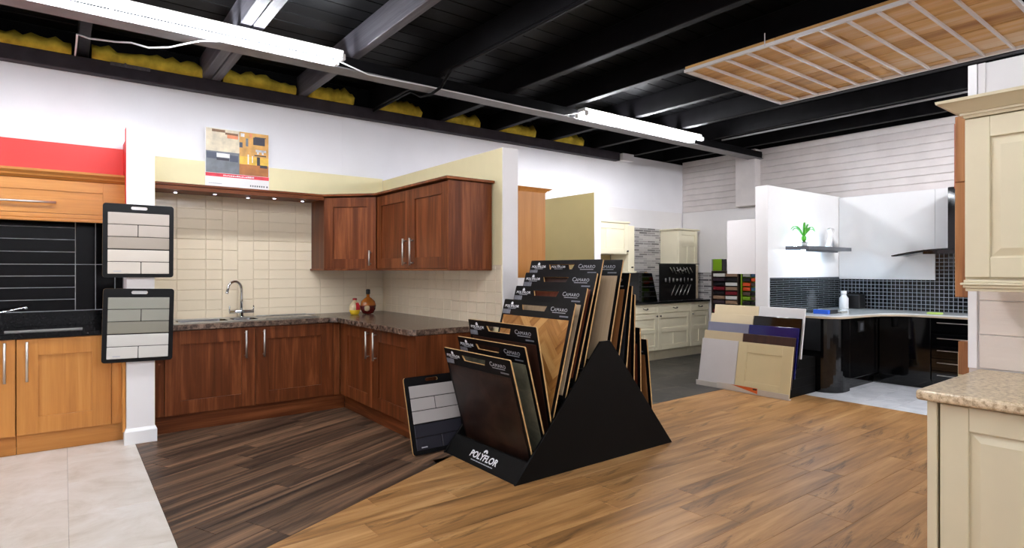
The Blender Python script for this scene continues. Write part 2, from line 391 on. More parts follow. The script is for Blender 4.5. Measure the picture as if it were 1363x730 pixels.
# ceiling: deck boards, joists, wall plate
ceil = struct(B('ceiling', 'black_deck', None, XB, XF+.2, YR, YL, ZC+.04, ZC+.12))
yy = YR
while yy < YL:
    w = min(.19, YL-yy)
    B('deck_board', 'black_deck', ceil, XB, XF, yy+.004, yy+w-.003, ZC, ZC+.04, bevel=.004); yy += .19
for x in (-3.2, -2.4, -1.6, -.75, .13, 1.12, 1.99, 2.8, 3.67, 4.49, 5.44, 6.34, 7.2, 8.05):
    if x == 1.12:
        B('joist', 'grey_timber', ceil, x-.085, x-.004, YR, YL, 3.2, ZC, bevel=.006)  # worn grey double joist, light of the nearby lamp also put in its colour
        B('joist', 'grey_timber', ceil, x+.004, x+.085, YR, YL, 3.2, ZC, bevel=.006)
    elif x == .13:
        B('joist', 'black_timber', ceil, x-.04, x+.04, YR, YL, 3.2, ZC, bevel=.006)
    else:
        B('joist', 'grey_timber' if x == 1.99 else 'black_timber', ceil, x-.04, x+.04, YR, YL, 3.2, ZC, bevel=.006)  # grey joist near the lamp has the lamplight put into its colour
M['plate_timber'] = plain('plate_timber', (58, 54, 60), .6, spec=.2, var=.2, scale=8)
B('wall_plate', 'plate_timber', ceil, XB, 6.85, YL-.1, YL, 3.075, 3.20, bevel=.006)
B('packing_strip', 'grey_timber', ceil, .32, .62, YL-.11, YL-.1, 3.17, 3.225, bevel=.003)
B('joist_packer', 'wall_white', ceil, 6.9, 7.15, YL-.12, YL, 3.09, 3.2, bevel=.004)
B('dark_backing', 'black_deck', ceil, XB, XF, YL-.006, YL, 3.20, ZC)
B('dark_backing', 'black_deck', ceil, XF-.03, XF-.024, YR, YL, 3.24, ZC)
# insulation stuffed between the joists
def batt(x0, x1, h, seed):
    rnd = random.Random(seed); n = 14; mb = MB(); rows = []
    for i in range(n+1):
        t = i/n; x = x0+(x1-x0)*t; hh = h*(.75+.45*rnd.random())*(1 if .05 < t < .95 else .8); d = .10+.05*rnd.random()
        prof = [(YL-d, 3.2), (YL-d-.02, 3.2+hh*.5), (YL-d+.03, 3.2+hh*.95), (YL-.02, 3.2+hh), (YL-.01, 3.2)]
        rows.append([mb.b.verts.new((x, a+rnd.uniform(-.012, .012), b)) for a, b in prof])
    for a, c in zip(rows, rows[1:]):
        for k in range(5): mb.b.faces.new((a[k], c[k], c[(k+1) % 5], a[(k+1) % 5]))
    mb.b.faces.new(rows[0]); mb.b.faces.new(rows[-1][::-1])
    return finish('insulation_batt', mb, 'insulation', ceil, smooth=True)
jx = [-1.6, -.75, .13, 1.12, 1.99, 2.8, 3.67, 4.49, 5.44, 6.34]
for i, (a, c) in enumerate(zip(jx, jx[1:])):
    f = 1. if i < 4 else .72
    batt(a+.06+(.05 if a == 1.12 else 0), a+.06+(c-a-.14)*f, .13 if i < 4 else .15, i)
# steel beam across the joists that carries the lights
beam = B('steel_beam', 'black_timber', None, XB, XF, 4.83, 4.97, 3.097, 3.20, bevel=.004)
B('flange', 'grey_steel', beam, XB, XF, 4.81, 4.985, 3.085, 3.097, bevel=.002)
struct(beam); beam.name = 'trim_1'
# ------------------------------------------------------------------ fluorescent lights
def fluorescent(x0, x1, y, label, z=3.09, tube='tube'):
    t = thing('fluorescent_light', label, 'light', (x0, y, z), group='fluorescent battens')
    B('housing', 'white_gloss', t, x0, x1, y-.06, y+.06, z+.044, z+.085, bevel=.006)
    for x in (x0, x1-.03):
        for dy in (-.072, .072): B('end_cap', 'white_gloss', t, x, x+.03, y+dy-.024, y+dy+.024, z-.006, z+.044, bevel=.004)
    for dy in (-.072, .072): finish('tube', MB().tube([(x0+.03, y+dy, z+.016), (x1-.03, y+dy, z+.016)], .019, 12), tube, t, smooth=True)
    return t
fluorescent(-.32, 1.82, 4.70, 'long fluorescent tube light above the sink')
fluorescent(4.56, 6.72, 4.70, 'fluorescent tube light on the beam before the far cream kitchen', tube='boosted_tube')
for lab, x, y in (('added unseen fluorescent tube light further along the beam past the red wall', -3.0, 4.70),  # unseen fluorescents, added to brighten and even out the room
                  ('added unseen fluorescent tube light over the middle of the shop', .3, 1.55),
                  ('added unseen fluorescent tube light over the grey tiled floor', 6.0, 1.0),
                  ('added unseen fluorescent tube light over the rear of the shop', -2.8, 1.2),
                  ('added unseen fluorescent tube light over the shop entrance', -2.8, -2.2),
                  ('added unseen fluorescent tube light at the blank wall side', .3, -2.6),
                  ('added unseen fluorescent tube light behind the cream display partition', 5.4, -1.6)):
    fluorescent(x, x+2.14, y, lab, 3.09, 'boosted_tube' if x > 5 else 'tube')
# cables
tag(finish('power_cable', MB().tube([(1.82, 4.76, 3.12), (2.1, 4.80, 3.075), (2.6, 4.806, 3.085), (3.2, 4.806, 3.09), (3.8, 4.806, 3.086), (4.4, 4.80, 3.09), (4.56, 4.76, 3.13)], .006, 6), 'wall_white', smooth=True),
    'thin white cable running along the steel beam between the two lights', 'cable')
tag(finish('power_cable', MB().tube([(.95, 4.76, 3.08), (.80, 4.84, 3.07), (.72, 4.9, 3.05), (.62, 5.0, 3.03), (.5, 5.1, 3.03), (.4, 5.2, 3.075), (.3, 5.3, 3.09), (.15, 5.4, 3.11), (.078, 5.42, 3.13), (.078, 5.8, 3.17), (.075, 6.15, 3.185)], .007, 6), 'wall_white', smooth=True),
    'white cable drooping from the long light to the dark joist', 'cable')
tag(finish('conduit', MB().tube([(2.77, 6.18, 3.17), (2.77, 5.3, 3.175), (2.78, 5.1, 3.08), (2.78, 4.9, 3.055), (2.78, 4.72, 3.075), (2.79, 4.6, 3.17), (2.77, 4.5, 3.185), (2.77, -1, 3.185)], .014, 8), 'black_timber', smooth=True),
    'dark cable clipped under a joist and looped under the steel beam', 'cable')
tag(finish('conduit', MB().tube([(7.27, 4.7, 3.185), (7.27, 2.5, 3.185), (7.27, -1, 3.185)], .012, 8), 'grey_steel', smooth=True),
    'thin grey conduit pipe under the joist beyond the hanging grid', 'pipe')

# hanging grid with raw boards laid above it
gt = thing('hanging_grid', 'white metal grid hung under the black joists', 'grid', (5.1, 1.2, 3.1))
GX0, GX1, GY1, GY0 = 4.30, 5.90, 3.13, 1.02
fr = MB()
for y in (GY0, GY1): fr.box(GX0, GX1, y-.014, y+.014, 3.095, 3.12)
for x in (GX0, GX1): fr.box(x-.014, x+.014, GY0-.014, GY1+.014, 3.095, 3.12)
finish('frame', fr, 'white_gloss', gt, .002)
k = 1
while GY1-.188*k > GY0+.05:
    y = GY1-.188*k; B('bar', 'white_gloss', gt, GX0, GX1, y-.009, y+.009, 3.095, 3.113); k += 1
for x, y in ((GX0-.018, 2.4), (GX0-.018, 1.3), (GX1+.018, 2.2), (GX1+.018, 1.5)): finish('hanger', MB().tube([(x, y, 3.10), (x, y, 3.20)], .004, 6), 'white_gloss', gt)
x = GX0-.005; k = 0
while x < GX1+.005:
    w = (.26, .20, .30, .22, .28, .25, .3, .24)[k % 8]; x1 = min(x+w, GX1+.005)
    if x1-x > .05:
        ys = [GY1+.01, 1.8+.6*random.random(), GY0]
        for a, c in zip(ys, ys[1:]):
            tag(B('timber_board', 'raw_timber', None, x+.002, x1-.004, c+.002, a-.002, 3.1225+.003*(k % 2), 3.147, bevel=.002),
                'raw pine board lying above the white hanging grid', 'board', 'boards above the hanging grid')
    x = x1; k += 1

# ------------------------------------------------------------------ partitions
def partition(name, x0, x1, y0, y1, h, mats):
    return struct(B(name, mats, None, x0, x1, y0, y1, 0, h, bevel=.003))
def facing(parent, mat, *box): return B('paint_face', mat, parent, *box)
YB = 6.24       # face of the display boards on the long wall
P1 = struct(finish('wall_divider_1', MB().box(.39, .58, 5.50, 5.60, 0, 2.50).box(.424, .58, 5.60, YL, 0, 2.50), 'wall_plain', None))
facing(P1, 'red_paint', .387, .39, 5.502, 5.60, 1.78, 2.50); facing(P1, 'red_paint', .421, .424, 5.60, YL, 1.78, 2.50); facing(P1, 'cream_paint', .58, .583, 5.505, YL, 0, 2.42)
sk = struct(MBo := finish('baseboard_divider', MB().box(.375, .597, 5.482, 5.60, 0, .10).taper((.375, .597, 5.482, 5.60), .10, (.385, .586, 5.494, 5.60), .125), 'white_gloss', None, .002))
rb = struct(B('wall_board_red', 'red_paint', None, XB, .420, YB, YL, 0, 2.45, bevel=.002))
cb = struct(B('wall_board_cream', 'cream_paint', None, .583, 2.905, YB, YL, 0, 2.42, bevel=.002))
P2 = partition('wall_divider_2', 2.91, 3.07, 3.93, YL, 2.405, 'wall_plain')
facing(P2, 'cream_paint', 2.907, 2.91, 3.94, YB, 0, 2.40)
P3 = partition('wall_divider_3', 5.30, 5.41, 5.22, YL, 2.36, 'wall_white')
facing(P3, 'khaki_paint', 5.297, 5.30, 5.23, YL, 0, 2.355)
P4 = partition('wall_divider_4', 6.62, 8.50, 3.67, 3.83, 2.385, 'white_gloss')
P4b = struct(B('wall_board_white', 'wall_white', None, 8.48, XF-.03, .4, 3.67, 0, 2.37, bevel=.002))
P5 = partition('wall_divider_5', 3.44, 3.53, -3.4, .90, 2.35, 'wall_plain')

# ------------------------------------------------------------------ wall tiles
def tile(parent, fr, u0, u1, z0, z1, mat, g=.0015, t=.006, bev=.0025, w=.0, name='tile'):
    return finish(name, MB().fbox(fr, u0+g, u1-g, w, w+t+random.uniform(0, .0006), z0+g, z1-g), mat, parent, bev)
FL = Fr((0, YB, 0), (1, 0, 0), (0, -1, 0)); FP = Fr((2.907, 0, 0), (0, 1, 0), (-1, 0, 0))
B('grout_face', 'cream_grout', cb, .583, 2.905, YB-.003, YB, .88, 2.12)
rh = .0965; z0 = .898
for c0, c1, kind in ((.583, .835, 'h'), (.835, 1.077, 'h'), (1.077, 1.221, 'h'), (1.221, 1.36, 'v'), (1.36, 1.504, 'w'), (1.504, 1.653, 'h'), (1.653, 1.921, 'h'), (1.921, 2.18, 'h'), (2.18, 2.44, 'h'), (2.44, 2.70, 'h'), (2.70, 2.9, 'h')):
    zt = 2.115 if c0 < 2.1 else 1.45
    if kind == 'h': zs = [z0+rh*i for i in range(14)]
    elif kind == 'v': zs = [z0]+[z0+rh*(.95+2*i) for i in range(8)]
    else: zs = [z0]+[z0+rh*(1.95+2*i) for i in range(8)]
    for a, c in zip(zs, zs[1:]):
        c = min(c, zt)
        if c-a > .02: tile(cb, FL, c0, c1, a, c, 'cream_tile', w=.003)
B('grout_face', 'cream_grout', P2, 2.904, 2.907, 3.94, YB-.01, .88, 1.42)
us = [3.94]+[4.02+.142*i for i in range(16)]
for i, (a, c) in enumerate(zip(us, us[1:])):
    for r in range(6):
        za, zb = z0+rh*r, min(z0+rh*(r+1), 1.41)
        if zb-za > .02: tile(P2, FP, a, min(c, YB-.012), za, zb, 'cream_tile', w=.003)
# black strip tiles behind the beech kitchen
B('grout_face', 'grey_grout', rb, XB, .420, YB-.004, YB, 1.02, 1.80)
zl = [1.034, 1.13, 1.231, 1.328, 1.425, 1.53, 1.634, 1.735, 1.80]
for a, c in zip(zl, zl[1:]):
    for u0, u1 in ((-1.25, -.585), (-.585, .077)): tile(rb, FL, u0, u1, a, c, 'black_tile', g=.003, w=.004)
for a, c in ((1.034, 1.425), (1.425, 1.80)):
    for u0, u1 in ((.077, .217), (.217, .357), (.357, .419)): tile(rb, FL, u0, u1, a, c, 'black_tile', g=.003, w=.004)

# ------------------------------------------------------------------ cabinet builders
def bar_handle(parent, fr, u, w, z0, z1, horiz=False, L=.2, mat='brushed', r=.009):
    mb = MB()
    if horiz:
        mb.tube([fr.p(u-L/2, w+.035, z0), fr.p(u+L/2, w+.035, z0)], r, 10)
        for q in (u-L/2+.02, u+L/2-.02): mb.tube([fr.p(q, w, z0), fr.p(q, w+.035, z0)], r*.8, 8)
    else:
        mb.tube([fr.p(u, w+.035, z0), fr.p(u, w+.035, z1)], r, 10)
        for q in (z0+.02, z1-.02): mb.tube([fr.p(u, w, q), fr.p(u, w+.035, q)], r*.8, 8)
    return finish('handle', mb, mat, parent, smooth=True)
def shaker(parent, fr, u0, u1, z0, z1, mat, w=0., t=.02, st=.085, rec=.012, name='door', pmat=None):
    mb = MB()
    mb.fbox(fr, u0, u0+st, w, w+t, z0, z1).fbox(fr, u1-st, u1, w, w+t, z0, z1)
    mb.fbox(fr, u0+st, u1-st, w, w+t, z0, z0+st).fbox(fr, u0+st, u1-st, w, w+t, z1-st, z1)
    d = finish(name, mb, mat, parent, .0012)
    finish('panel', MB().fbox(fr, u0+st, u1-st, w, w+t-rec, z0+st, z1-st), pmat or mat, d)
    return d
def raised(parent, fr, u0, u1, z0, z1, mat, w=0., t=.02, st=.075, name='door'):
    mb = MB()
    mb.fbox(fr, u0, u0+st, w, w+t, z0, z1).fbox(fr, u1-st, u1, w, w+t, z0, z1)
    mb.fbox(fr, u0+st, u1-st, w, w+t, z0, z0+st).fbox(fr, u0+st, u1-st, w, w+t, z1-st, z1)
    d = finish(name, mb, mat, parent, .003, 2)
    a = (u0+st, u1-st, z0+st, z1-st); s = .03; g = .006
    p = MB(); q = [fr.p(u, ww, z) for ww, e in ((w+t-.013, 0), (w+t-.013, g), (w+t-.002, g+s)) for u, z in ((a[0]+e, a[2]+e), (a[1]-e, a[2]+e), (a[1]-e, a[3]-e), (a[0]+e, a[3]-e))]
    v = [p.b.verts.new(x) for x in q]
    for r in (0, 4):
        for i in range(4): p.b.faces.new((v[r+i], v[r+(i+1) % 4], v[r+4+(i+1) % 4], v[r+4+i]))
    p.b.faces.new(v[8:12]); finish('panel', p, mat, d)
    return d

# ---- beech kitchen along the red board
FB = Fr((0, 5.66, 0), (1, 0, 0), (0, -1, 0))      # back of the doors; door face at 5.64
for i, (a, c, lab) in enumerate(((-.28, .385, 'beech base unit next to the white divider post'), (-.95, -.283, 'beech base unit under the black hob, second from the white divider post'), (-1.62, -.953, 'beech base unit at the end of the black worktop, away from the divider'))):
    t = thing('base_unit', lab, 'cabinet', ((a+c)/2, 5.95, 0), group='beech base units')
    B('carcass', 'beech_z', t, a+.001, c-.001, 5.662, YB-.03, .15, .865)
    if i == 0:
        d = shaker(t, FB, a+.002, .298, .152, .862, 'beech_z', st=.125); bar_handle(d, FB, -.217, .02, .55, .845)
        finish('filler_panel', MB().fbox(FB, .302, .386, -.01, .012, .15, .865), 'beech_z', t, .001)
    else:
        d = shaker(t, FB, a+.002, c-.002, .152, .862, 'beech_z', st=.125); bar_handle(d, FB, (c-.06) if i == 1 else a+.06, .02, .55, .845)
    B('plinth', 'beech_x', t, a, c, 5.70, 5.72, 0, .148, bevel=.001)
    if i == 0: B('end_panel', 'beech_z', t, .366, .387, 5.515, 5.65, .10, .865, bevel=.001)
wt = thing('worktop', 'glossy black stone worktop with upstand on beech units', 'worktop', (-.6, 5.9, .867))
B('slab', 'black_stone', wt, -1.66, .386, 5.62, YB-.003, .867, .905, bevel=.004, seg=2)
B('upstand', 'black_stone', wt, -1.66, .386, YB-.022, YB-.004, .905, 1.03, bevel=.002)
hb = thing('hob', 'black glass hob with steel front trim on the black worktop', 'hob', (-.16, 5.95, .905))
B('glass_plate', 'gloss_black', hb, -.36, .12, 5.86, 6.16, .905, .912, bevel=.002)
B('trim', 'steel', hb, -.36, .12, 5.845, 5.86, .905, .914, bevel=.002)
tp = thing('tap', 'slim chrome tap rod over the black worktop', 'tap', (-.62, 6.05, .905))
finish('body', MB().tube([(-.62, 6.05, .905), (-.62, 6.05, 1.0)], .02, 14), 'chrome', tp, smooth=True)
finish('spout', MB().tube([(-.62, 6.05, .99), (-.42, 6.0, 1.04), (-.24, 5.955, 1.082)], .009, 10), 'chrome', tp, smooth=True)
finish('nozzle', MB().tube([(-.24, 5.955, 1.09), (-.235, 5.953, 1.066)], .012, 10), 'chrome', tp, smooth=True)
bu = thing('wall_unit', 'beech lift-up wall unit with cornice over black tiles', 'cabinet', (-.1, 6.1, 1.78))
B('carcass', 'beech_z', bu, -.75, .418, 5.942, YB-.006, 1.80, 2.10)
FU = Fr((0, 5.94, 0), (1, 0, 0), (0, -1, 0))
mb = MB(); u0, u1, za, zb = -.75, .416, 1.83, 2.095
mb.fbox(FU, u0, u0+.12, 0, .02, za, zb).fbox(FU, u1-.16, u1, 0, .02, za, zb).fbox(FU, u0+.12, u1-.16, 0, .02, za, za+.125).fbox(FU, u0+.12, u1-.16, 0, .02, zb-.085, zb)
d = finish('door', mb, 'beech_x', bu, .0012); finish('panel', MB().fbox(FU, u0+.12, u1-.16, 0, .012, za+.125, zb-.085), 'beech_x', d)
bar_handle(d, FU, -.28, .02, 1.912, 0, True, .46)
cn = MB()
for dz, (e0, e1) in zip((2.10, 2.118, 2.135, 2.15), ((.0, .02), (.028, .035), (.04, .055), (.06, .062))):
    cn.taper((-.78, .418, 5.92-e0, YB-.006), dz, (-.78, .418, 5.92-e1, YB-.006), dz+.0175)
finish('cornice', cn, 'beech_x', bu)
pm = MB().fbox(FU, -.75, .418, -.01, .018, 1.79, 1.828); pm.fbox(FU, -.75, .418, -.01, .03, 1.765, 1.79)
finish('light_rail', pm, 'beech_x', bu, .006, 2)

# ---- walnut kitchen
FW = Fr((0, 5.66, 0), (1, 0, 0), (0, -1, 0)); FR_ = Fr((2.19, 0, 0), (0, 1, 0), (-1, 0, 0))
t = thing('base_unit', 'walnut base unit under the sink with two doors', 'cabinet', (1.35, 5.95, 0))
finish('carcass', MB().box(.60, .618, 5.662, YB-.03, .15, .862).box(2.082, 2.10, 5.662, YB-.03, .15, .862).box(.618, 2.082, 5.662, YB-.03, .15, .168).box(.618, 2.082, YB-.038, YB-.03, .168, .862), 'walnut_z', t)
d = shaker(t, FW, .668, 1.379, .152, .860, 'walnut_z', st=.115); bar_handle(d, FW, 1.297, .02, .59, .835)
d = shaker(t, FW, 1.383, 2.10, .152, .860, 'walnut_z', st=.115); bar_handle(d, FW, 1.451, .02, .59, .835)
finish('filler_panel', MB().fbox(FW, .598, .664, -.01, .012, .15, .862), 'walnut_z', t, .001)
finish('corner_post', MB().box(2.104, 2.168, 5.642, 5.70, .15, .862), 'walnut_z', t, .001)
B('plinth', 'walnut_x', t, .598, 2.235, 5.692, 5.71, 0, .148, bevel=.001)
t = thing('base_unit', 'walnut base unit with two doors against the tiled divider', 'cabinet', (2.5, 4.85, 0))
B('carcass', 'walnut_z', t, 2.192, 2.88, 4.085, 5.63, .15, .862)
d = shaker(t, FR_, 4.87, 5.56, .152, .860, 'walnut_z', st=.11); bar_handle(d, FR_, 4.94, .02, .585, .83)
d = shaker(t, FR_, 4.09, 4.866, .152, .860, 'walnut_z', st=.11); bar_handle(d, FR_, 4.787, .02, .585, .83)
finish('corner_post', MB().box(2.172, 2.20, 5.564, 5.636, .15, .862), 'walnut_z', t, .001)
B('end_panel', 'walnut_z', t, 2.168, 2.90, 4.062, 4.082, 0, .864, bevel=.001)
B('plinth', 'walnut_y', t, 2.237, 2.255, 4.085, 5.69, 0, .148, bevel=.001)
# worktop (L-shaped with the sink cut out)
wt = thing('worktop', 'brown mottled L-shaped worktop on the walnut base units', 'worktop', (1.8, 5.8, .866))
SX0, SX1, SY0, SY1 = .74, 1.98, 5.74, 6.16
mb = MB(); zt0, zt1 = .866, .912
L_out = [(.586, 5.62), (2.06, 5.62), (2.115, 5.565), (2.115, 4.10), (2.16, 4.05), (2.90, 4.05), (2.90, 6.232), (.586, 6.232)]
mb.plate([(x, y) for x, y in L_out], [[(SX0, SY0), (SX1, SY0), (SX1, SY1), (SX0, SY1)]], zt1-zt0)
bmesh.ops.transform(mb.b, matrix=Matrix(((1, 0, 0, 0), (0, 0, 1, 0), (0, 1, 0, zt1), (0, 0, 0, 1))), verts=mb.b.verts[:])
finish('slab', mb, 'brown_stone', wt, .003, 2)
B('sealing_strip', 'brushed', wt, .59, 2.12, 6.224, 6.234, .912, .917)
# sink
sk = thing('sink', 'stainless steel one and a half bowl sink with drainer', 'sink', (1.36, 5.95, .912))
mb = MB(); bowls = [rrect(.79, 1.20, 5.80, 6.07, .05), rrect(1.24, 1.46, 5.80, 6.07, .05)]
mb.plate(rrect(.72, 2.0, 5.72, 6.18, .03), bowls, .004)
bmesh.ops.transform(mb.b, matrix=Matrix(((1, 0, 0, 0), (0, 0, 1, 0), (0, 1, 0, .918), (0, 0, 0, 1))), verts=mb.b.verts[:])
finish('rim', mb, 'steel', sk)
for loop, dep, nm in ((bowls[0], .16, 'bowl'), (bowls[1], .12, 'bowl')):
    mb = MB(); top = [mb.b.verts.new((x, y, .916)) for x, y in loop]
    cx = sum(p[0] for p in loop)/len(loop); cy = sum(p[1] for p in loop)/len(loop)
    bot = [mb.b.verts.new((cx+(x-cx)*.9, cy+(y-cy)*.9, .916-dep)) for x, y in loop]; n = len(loop)
    for i in range(n): mb.b.faces.new((top[i], top[(i+1) % n], bot[(i+1) % n], bot[i]))
    mb.b.faces.new(bot); o = finish(nm, mb, 'shaded_bowl_steel', sk, smooth=False)
    so = o.modifiers.new('thick', 'SOLIDIFY'); so.thickness = .0015
for k in range(7):
    x = 1.54+k*.06; B('drainer_rib', 'steel', sk, x, x+.012, 5.80, 6.08, .918, .923, bevel=.003)
B('drainer_rim', 'steel', sk, 1.50, 1.98, 6.085, 6.10, .918, .931, bevel=.003); B('drainer_rim', 'steel', sk, 1.50, 1.98, 5.755, 5.765, .918, .926, bevel=.003)
# tap
tp = thing('tap', 'chrome swan-neck mixer tap with two levers behind the sink', 'tap', (1.37, 6.12, .918))
finish('base', MB().lathe((1.37, 6.12, .918), [(.028, 0), (.028, .012), (.02, .02), (.02, .05), (.016, .055)], 18), 'chrome', tp, smooth=True)
sp = [(1.37, 6.12, .95), (1.37, 6.12, 1.10), (1.37, 6.12, 1.19)]
ux, uy = -.83, -.55
for k in range(1, 9):
    a = math.pi*k/9; sp.append((1.37+ux*.085*(1-math.cos(a)), 6.12+uy*.085*(1-math.cos(a)), 1.19+.078*math.sin(a)))
sp.append((sp[-1][0]+ux*.012, sp[-1][1]+uy*.012, 1.175))
finish('spout', MB().tube(sp, [.013]*len(sp), 12), 'chrome', tp, smooth=True)
finish('nozzle', MB().tube([sp[-1], (sp[-1][0]+ux*.004, sp[-1][1]+uy*.004, 1.155)], .015, 12), 'chrome', tp, smooth=True)
finish('cross_body', MB().tube([(1.26, 6.115, .975), (1.48, 6.115, .975)], .017, 12), 'chrome', tp, smooth=True)
for x in (1.262, 1.478): finish('lever', MB().tube([(x, 6.112, .975), (x, 6.11, 1.03)], .006, 8), 'chrome', tp, smooth=True)

# walnut wall units
wu = thing('wall_unit', 'walnut corner wall unit with a diagonal single door', 'cabinet', (2.6, 5.95, 1.38))
DX0, DY0, DX1, DY1 = 2.085, 5.83, 2.465, 5.425
dl = math.hypot(DX1-DX0, DY1-DY0); FD = Fr((DX0, DY0, 0), (DX1-DX0, DY1-DY0, 0), (DY1-DY0, -(DX1-DX0), 0))
body = [(2.085, 6.23), (2.085, 5.85), (2.10, 5.845), (2.478, 5.443), (2.49, 5.43), (2.89, 5.43), (2.89, 6.23)]
finish('carcass', MB().prism([(x, y, 1.39) for x, y in body], (0, 0, .715)), 'walnut_z', wu)
d = shaker(wu, FD, .004, dl-.004, 1.392, 2.10, 'walnut_z', w=.0, st=.095); bar_handle(d, FD, dl-.06, .02, 1.42, 1.57)
finish('light_rail', MB().prism([(x, y, 1.372) for x, y in [(2.07, 6.23), (2.07, 5.81), (2.455, 5.40), (2.89, 5.41), (2.89, 6.23)]], (0, 0, .018)), 'walnut_x', wu, .002)
wu2 = thing('wall_unit', 'walnut double-door wall unit beside the white divider end', 'cabinet', (2.7, 4.74, 1.38))
FQ = Fr((2.482, 0, 0), (0, 1, 0), (-1, 0, 0))
B('carcass', 'walnut_z', wu2, 2.484, 2.86, 4.085, 5.426, 1.39, 2.105)
d = shaker(wu2, FQ, 4.735, 5.42, 1.392, 2.10, 'walnut_z', st=.095); bar_handle(d, FQ, 4.80, .02, 1.42, 1.66)
d = shaker(wu2, FQ, 4.085, 4.731, 1.392, 2.10, 'walnut_z', st=.095); bar_handle(d, FQ, 4.665, .02, 1.42, 1.66)
B('end_panel', 'walnut_z', wu2, 2.462, 2.890, 4.062, 4.082, 1.375, 2.108, bevel=.001)
B('back_scribe', 'walnut_z', wu2, 2.865, 2.905, 4.085, 4.10, 1.375, 2.108)
B('light_rail', 'walnut_y', wu2, 2.455, 2.88, 4.055, 5.41, 1.372, 1.388, bevel=.002)
cor = tag(finish('cornice', MB().prism([(x, y, 2.112) for x, y in [(.585, 5.80), (2.05, 5.80), (2.425, 5.40), (2.425, 4.03), (2.90, 4.03), (2.90, 6.23), (.585, 6.23)]], (0, 0, .022)), 'walnut_x', None, .003),
          'thin walnut cornice board running along the tops of the wall units', 'cornice')
pel = thing('light_pelmet', 'walnut lighting pelmet with small spots above the sink tiles', 'pelmet', (1.33, 6.0, 2.06))
B('board', 'walnut_x', pel, .586, 2.07, 5.83, 6.22, 2.088, 2.111)
B('front_strip', 'walnut_x', pel, .586, 2.07, 5.81, 5.83, 2.076, 2.111, bevel=.001)
for x, y in ((.80, 6.05), (1.11, 5.98), (1.42, 6.08), (1.64, 5.98), (1.93, 6.04)):
    s_ = finish('spot', MB().lathe((x, y, 2.078), [(.018, .0), (.024, .003), (.024, .010)], 16), 'chrome', pel, smooth=True)
    finish('bulb', MB().lathe((x, y, 2.074), [(.012, .0), (.013, .004)], 12), 'spot', s_)
# two decorative bottles in the corner
bt = thing('bottle', 'round dark glass bottle with black cap in the worktop corner', 'bottle', (2.56, 5.86, .912))
mb = MB().lathe((2.56, 5.86, .912), [(.03, 0), (.058, .008), (.082, .05), (.088, .09), (.075, .135), (.04, .165), (.018, .18), (.016, .215)], 24, 1., .5)
M['red_glass'] = plain('red_glass', (84, 20, 16), .12, var=.6, scale=18); M['amber_glass'] = plain('amber_glass', (150, 84, 28), .12, var=.3, scale=20)
M['pale_glass'] = plain('pale_glass', (196, 172, 132), .15, var=.3, scale=22); M['yellow_oil'] = plain('yellow_oil', (214, 178, 40), .2); M['red_oil'] = plain('red_oil', (176, 36, 44), .2, var=.3, scale=25)
finish('body', mb, None, bt, smooth=True, mats=['red_glass', 'amber_glass'], pick=lambda f: 1 if f.calc_center_median().z > .11 else 0)
finish('cap', MB().lathe((2.56, 5.86, 1.122), [(.019, 0), (.022, .004), (.022, .045), (.016, .052)], 16), 'black_plastic', bt, smooth=True)
finish('label', MB().lathe((2.53, 5.815, .975), [(.002, -.03), (.026, -.02), (.03, 0), (.026, .02), (.002, .03)], 16, 1., .25), 'pale_glass', bt, smooth=True)
bt = thing('bottle', 'small pale glass bottle with red and yellow layers beside the dark bottle', 'bottle', (2.405, 5.84, .912))
mb = MB().lathe((2.405, 5.84, .912), [(.03, 0), (.045, .008), (.06, .05), (.058, .09), (.04, .125), (.02, .14), (.02, .155)], 24, 1., .55)
finish('body', mb, None, bt, smooth=True, mats=['pale_glass', 'yellow_oil', 'red_oil'], pick=lambda f: 1 if f.calc_center_median().z < .03 else (2 if f.calc_center_median().x > .0 and f.calc_center_median().z < .11 else 0))
finish('stopper', MB().lathe((2.405, 5.84, 1.067), [(.022, 0), (.024, .005), (.02, .016)], 14), 'red_oil', bt, smooth=True)

# poster on the long wall
ps = thing('poster', 'flooring poster with room photographs and red band on white wall', 'poster', (1.365, YB-.004, 2.19))
PX0, PX1, PZ0, PZ1 = 1.073, 1.657, 2.19, 2.755
B('sheet', 'white_gloss', ps, PX0, PX1, YB-.005, YB-.001, PZ0, PZ1)
cols = {'p_sky': (220, 206, 178), 'p_room': (214, 160, 84), 'p_grey': (112, 116, 122), 'p_floor': (168, 104, 48), 'p_yellow': (232, 188, 72), 'p_dark': (44, 42, 54), 'p_red': (220, 48, 66), 'p_orange': (226, 140, 96), 'p_slate': (70, 76, 92), 'p_white': (244, 240, 236), 'p_brown': (120, 84, 50)}
for k_, v_ in cols.items(): M[k_] = plain(k_, v_, .5, var=.25, scale=12)
def pr(name, mat, a, c, z0, z1, l=1): return B(name, mat, ps, PX0+a*(PX1-PX0), PX0+c*(PX1-PX0), YB-.005-.0006*l, YB-.005, PZ0+z0*(PZ1-PZ0), PZ0+z1*(PZ1-PZ0))
pr('photo', 'p_sky', .01, .52, .60, .985); pr('photo', 'p_grey', .01, .52, .23, .60); pr('photo', 'p_room', .52, .99, .56, .985); pr('photo', 'p_floor', .52, .99, .23, .42); pr('photo', 'p_yellow', .52, .99, .42, .56)
pr('red_band', 'p_red', .005, .995, .165, .225, 2)
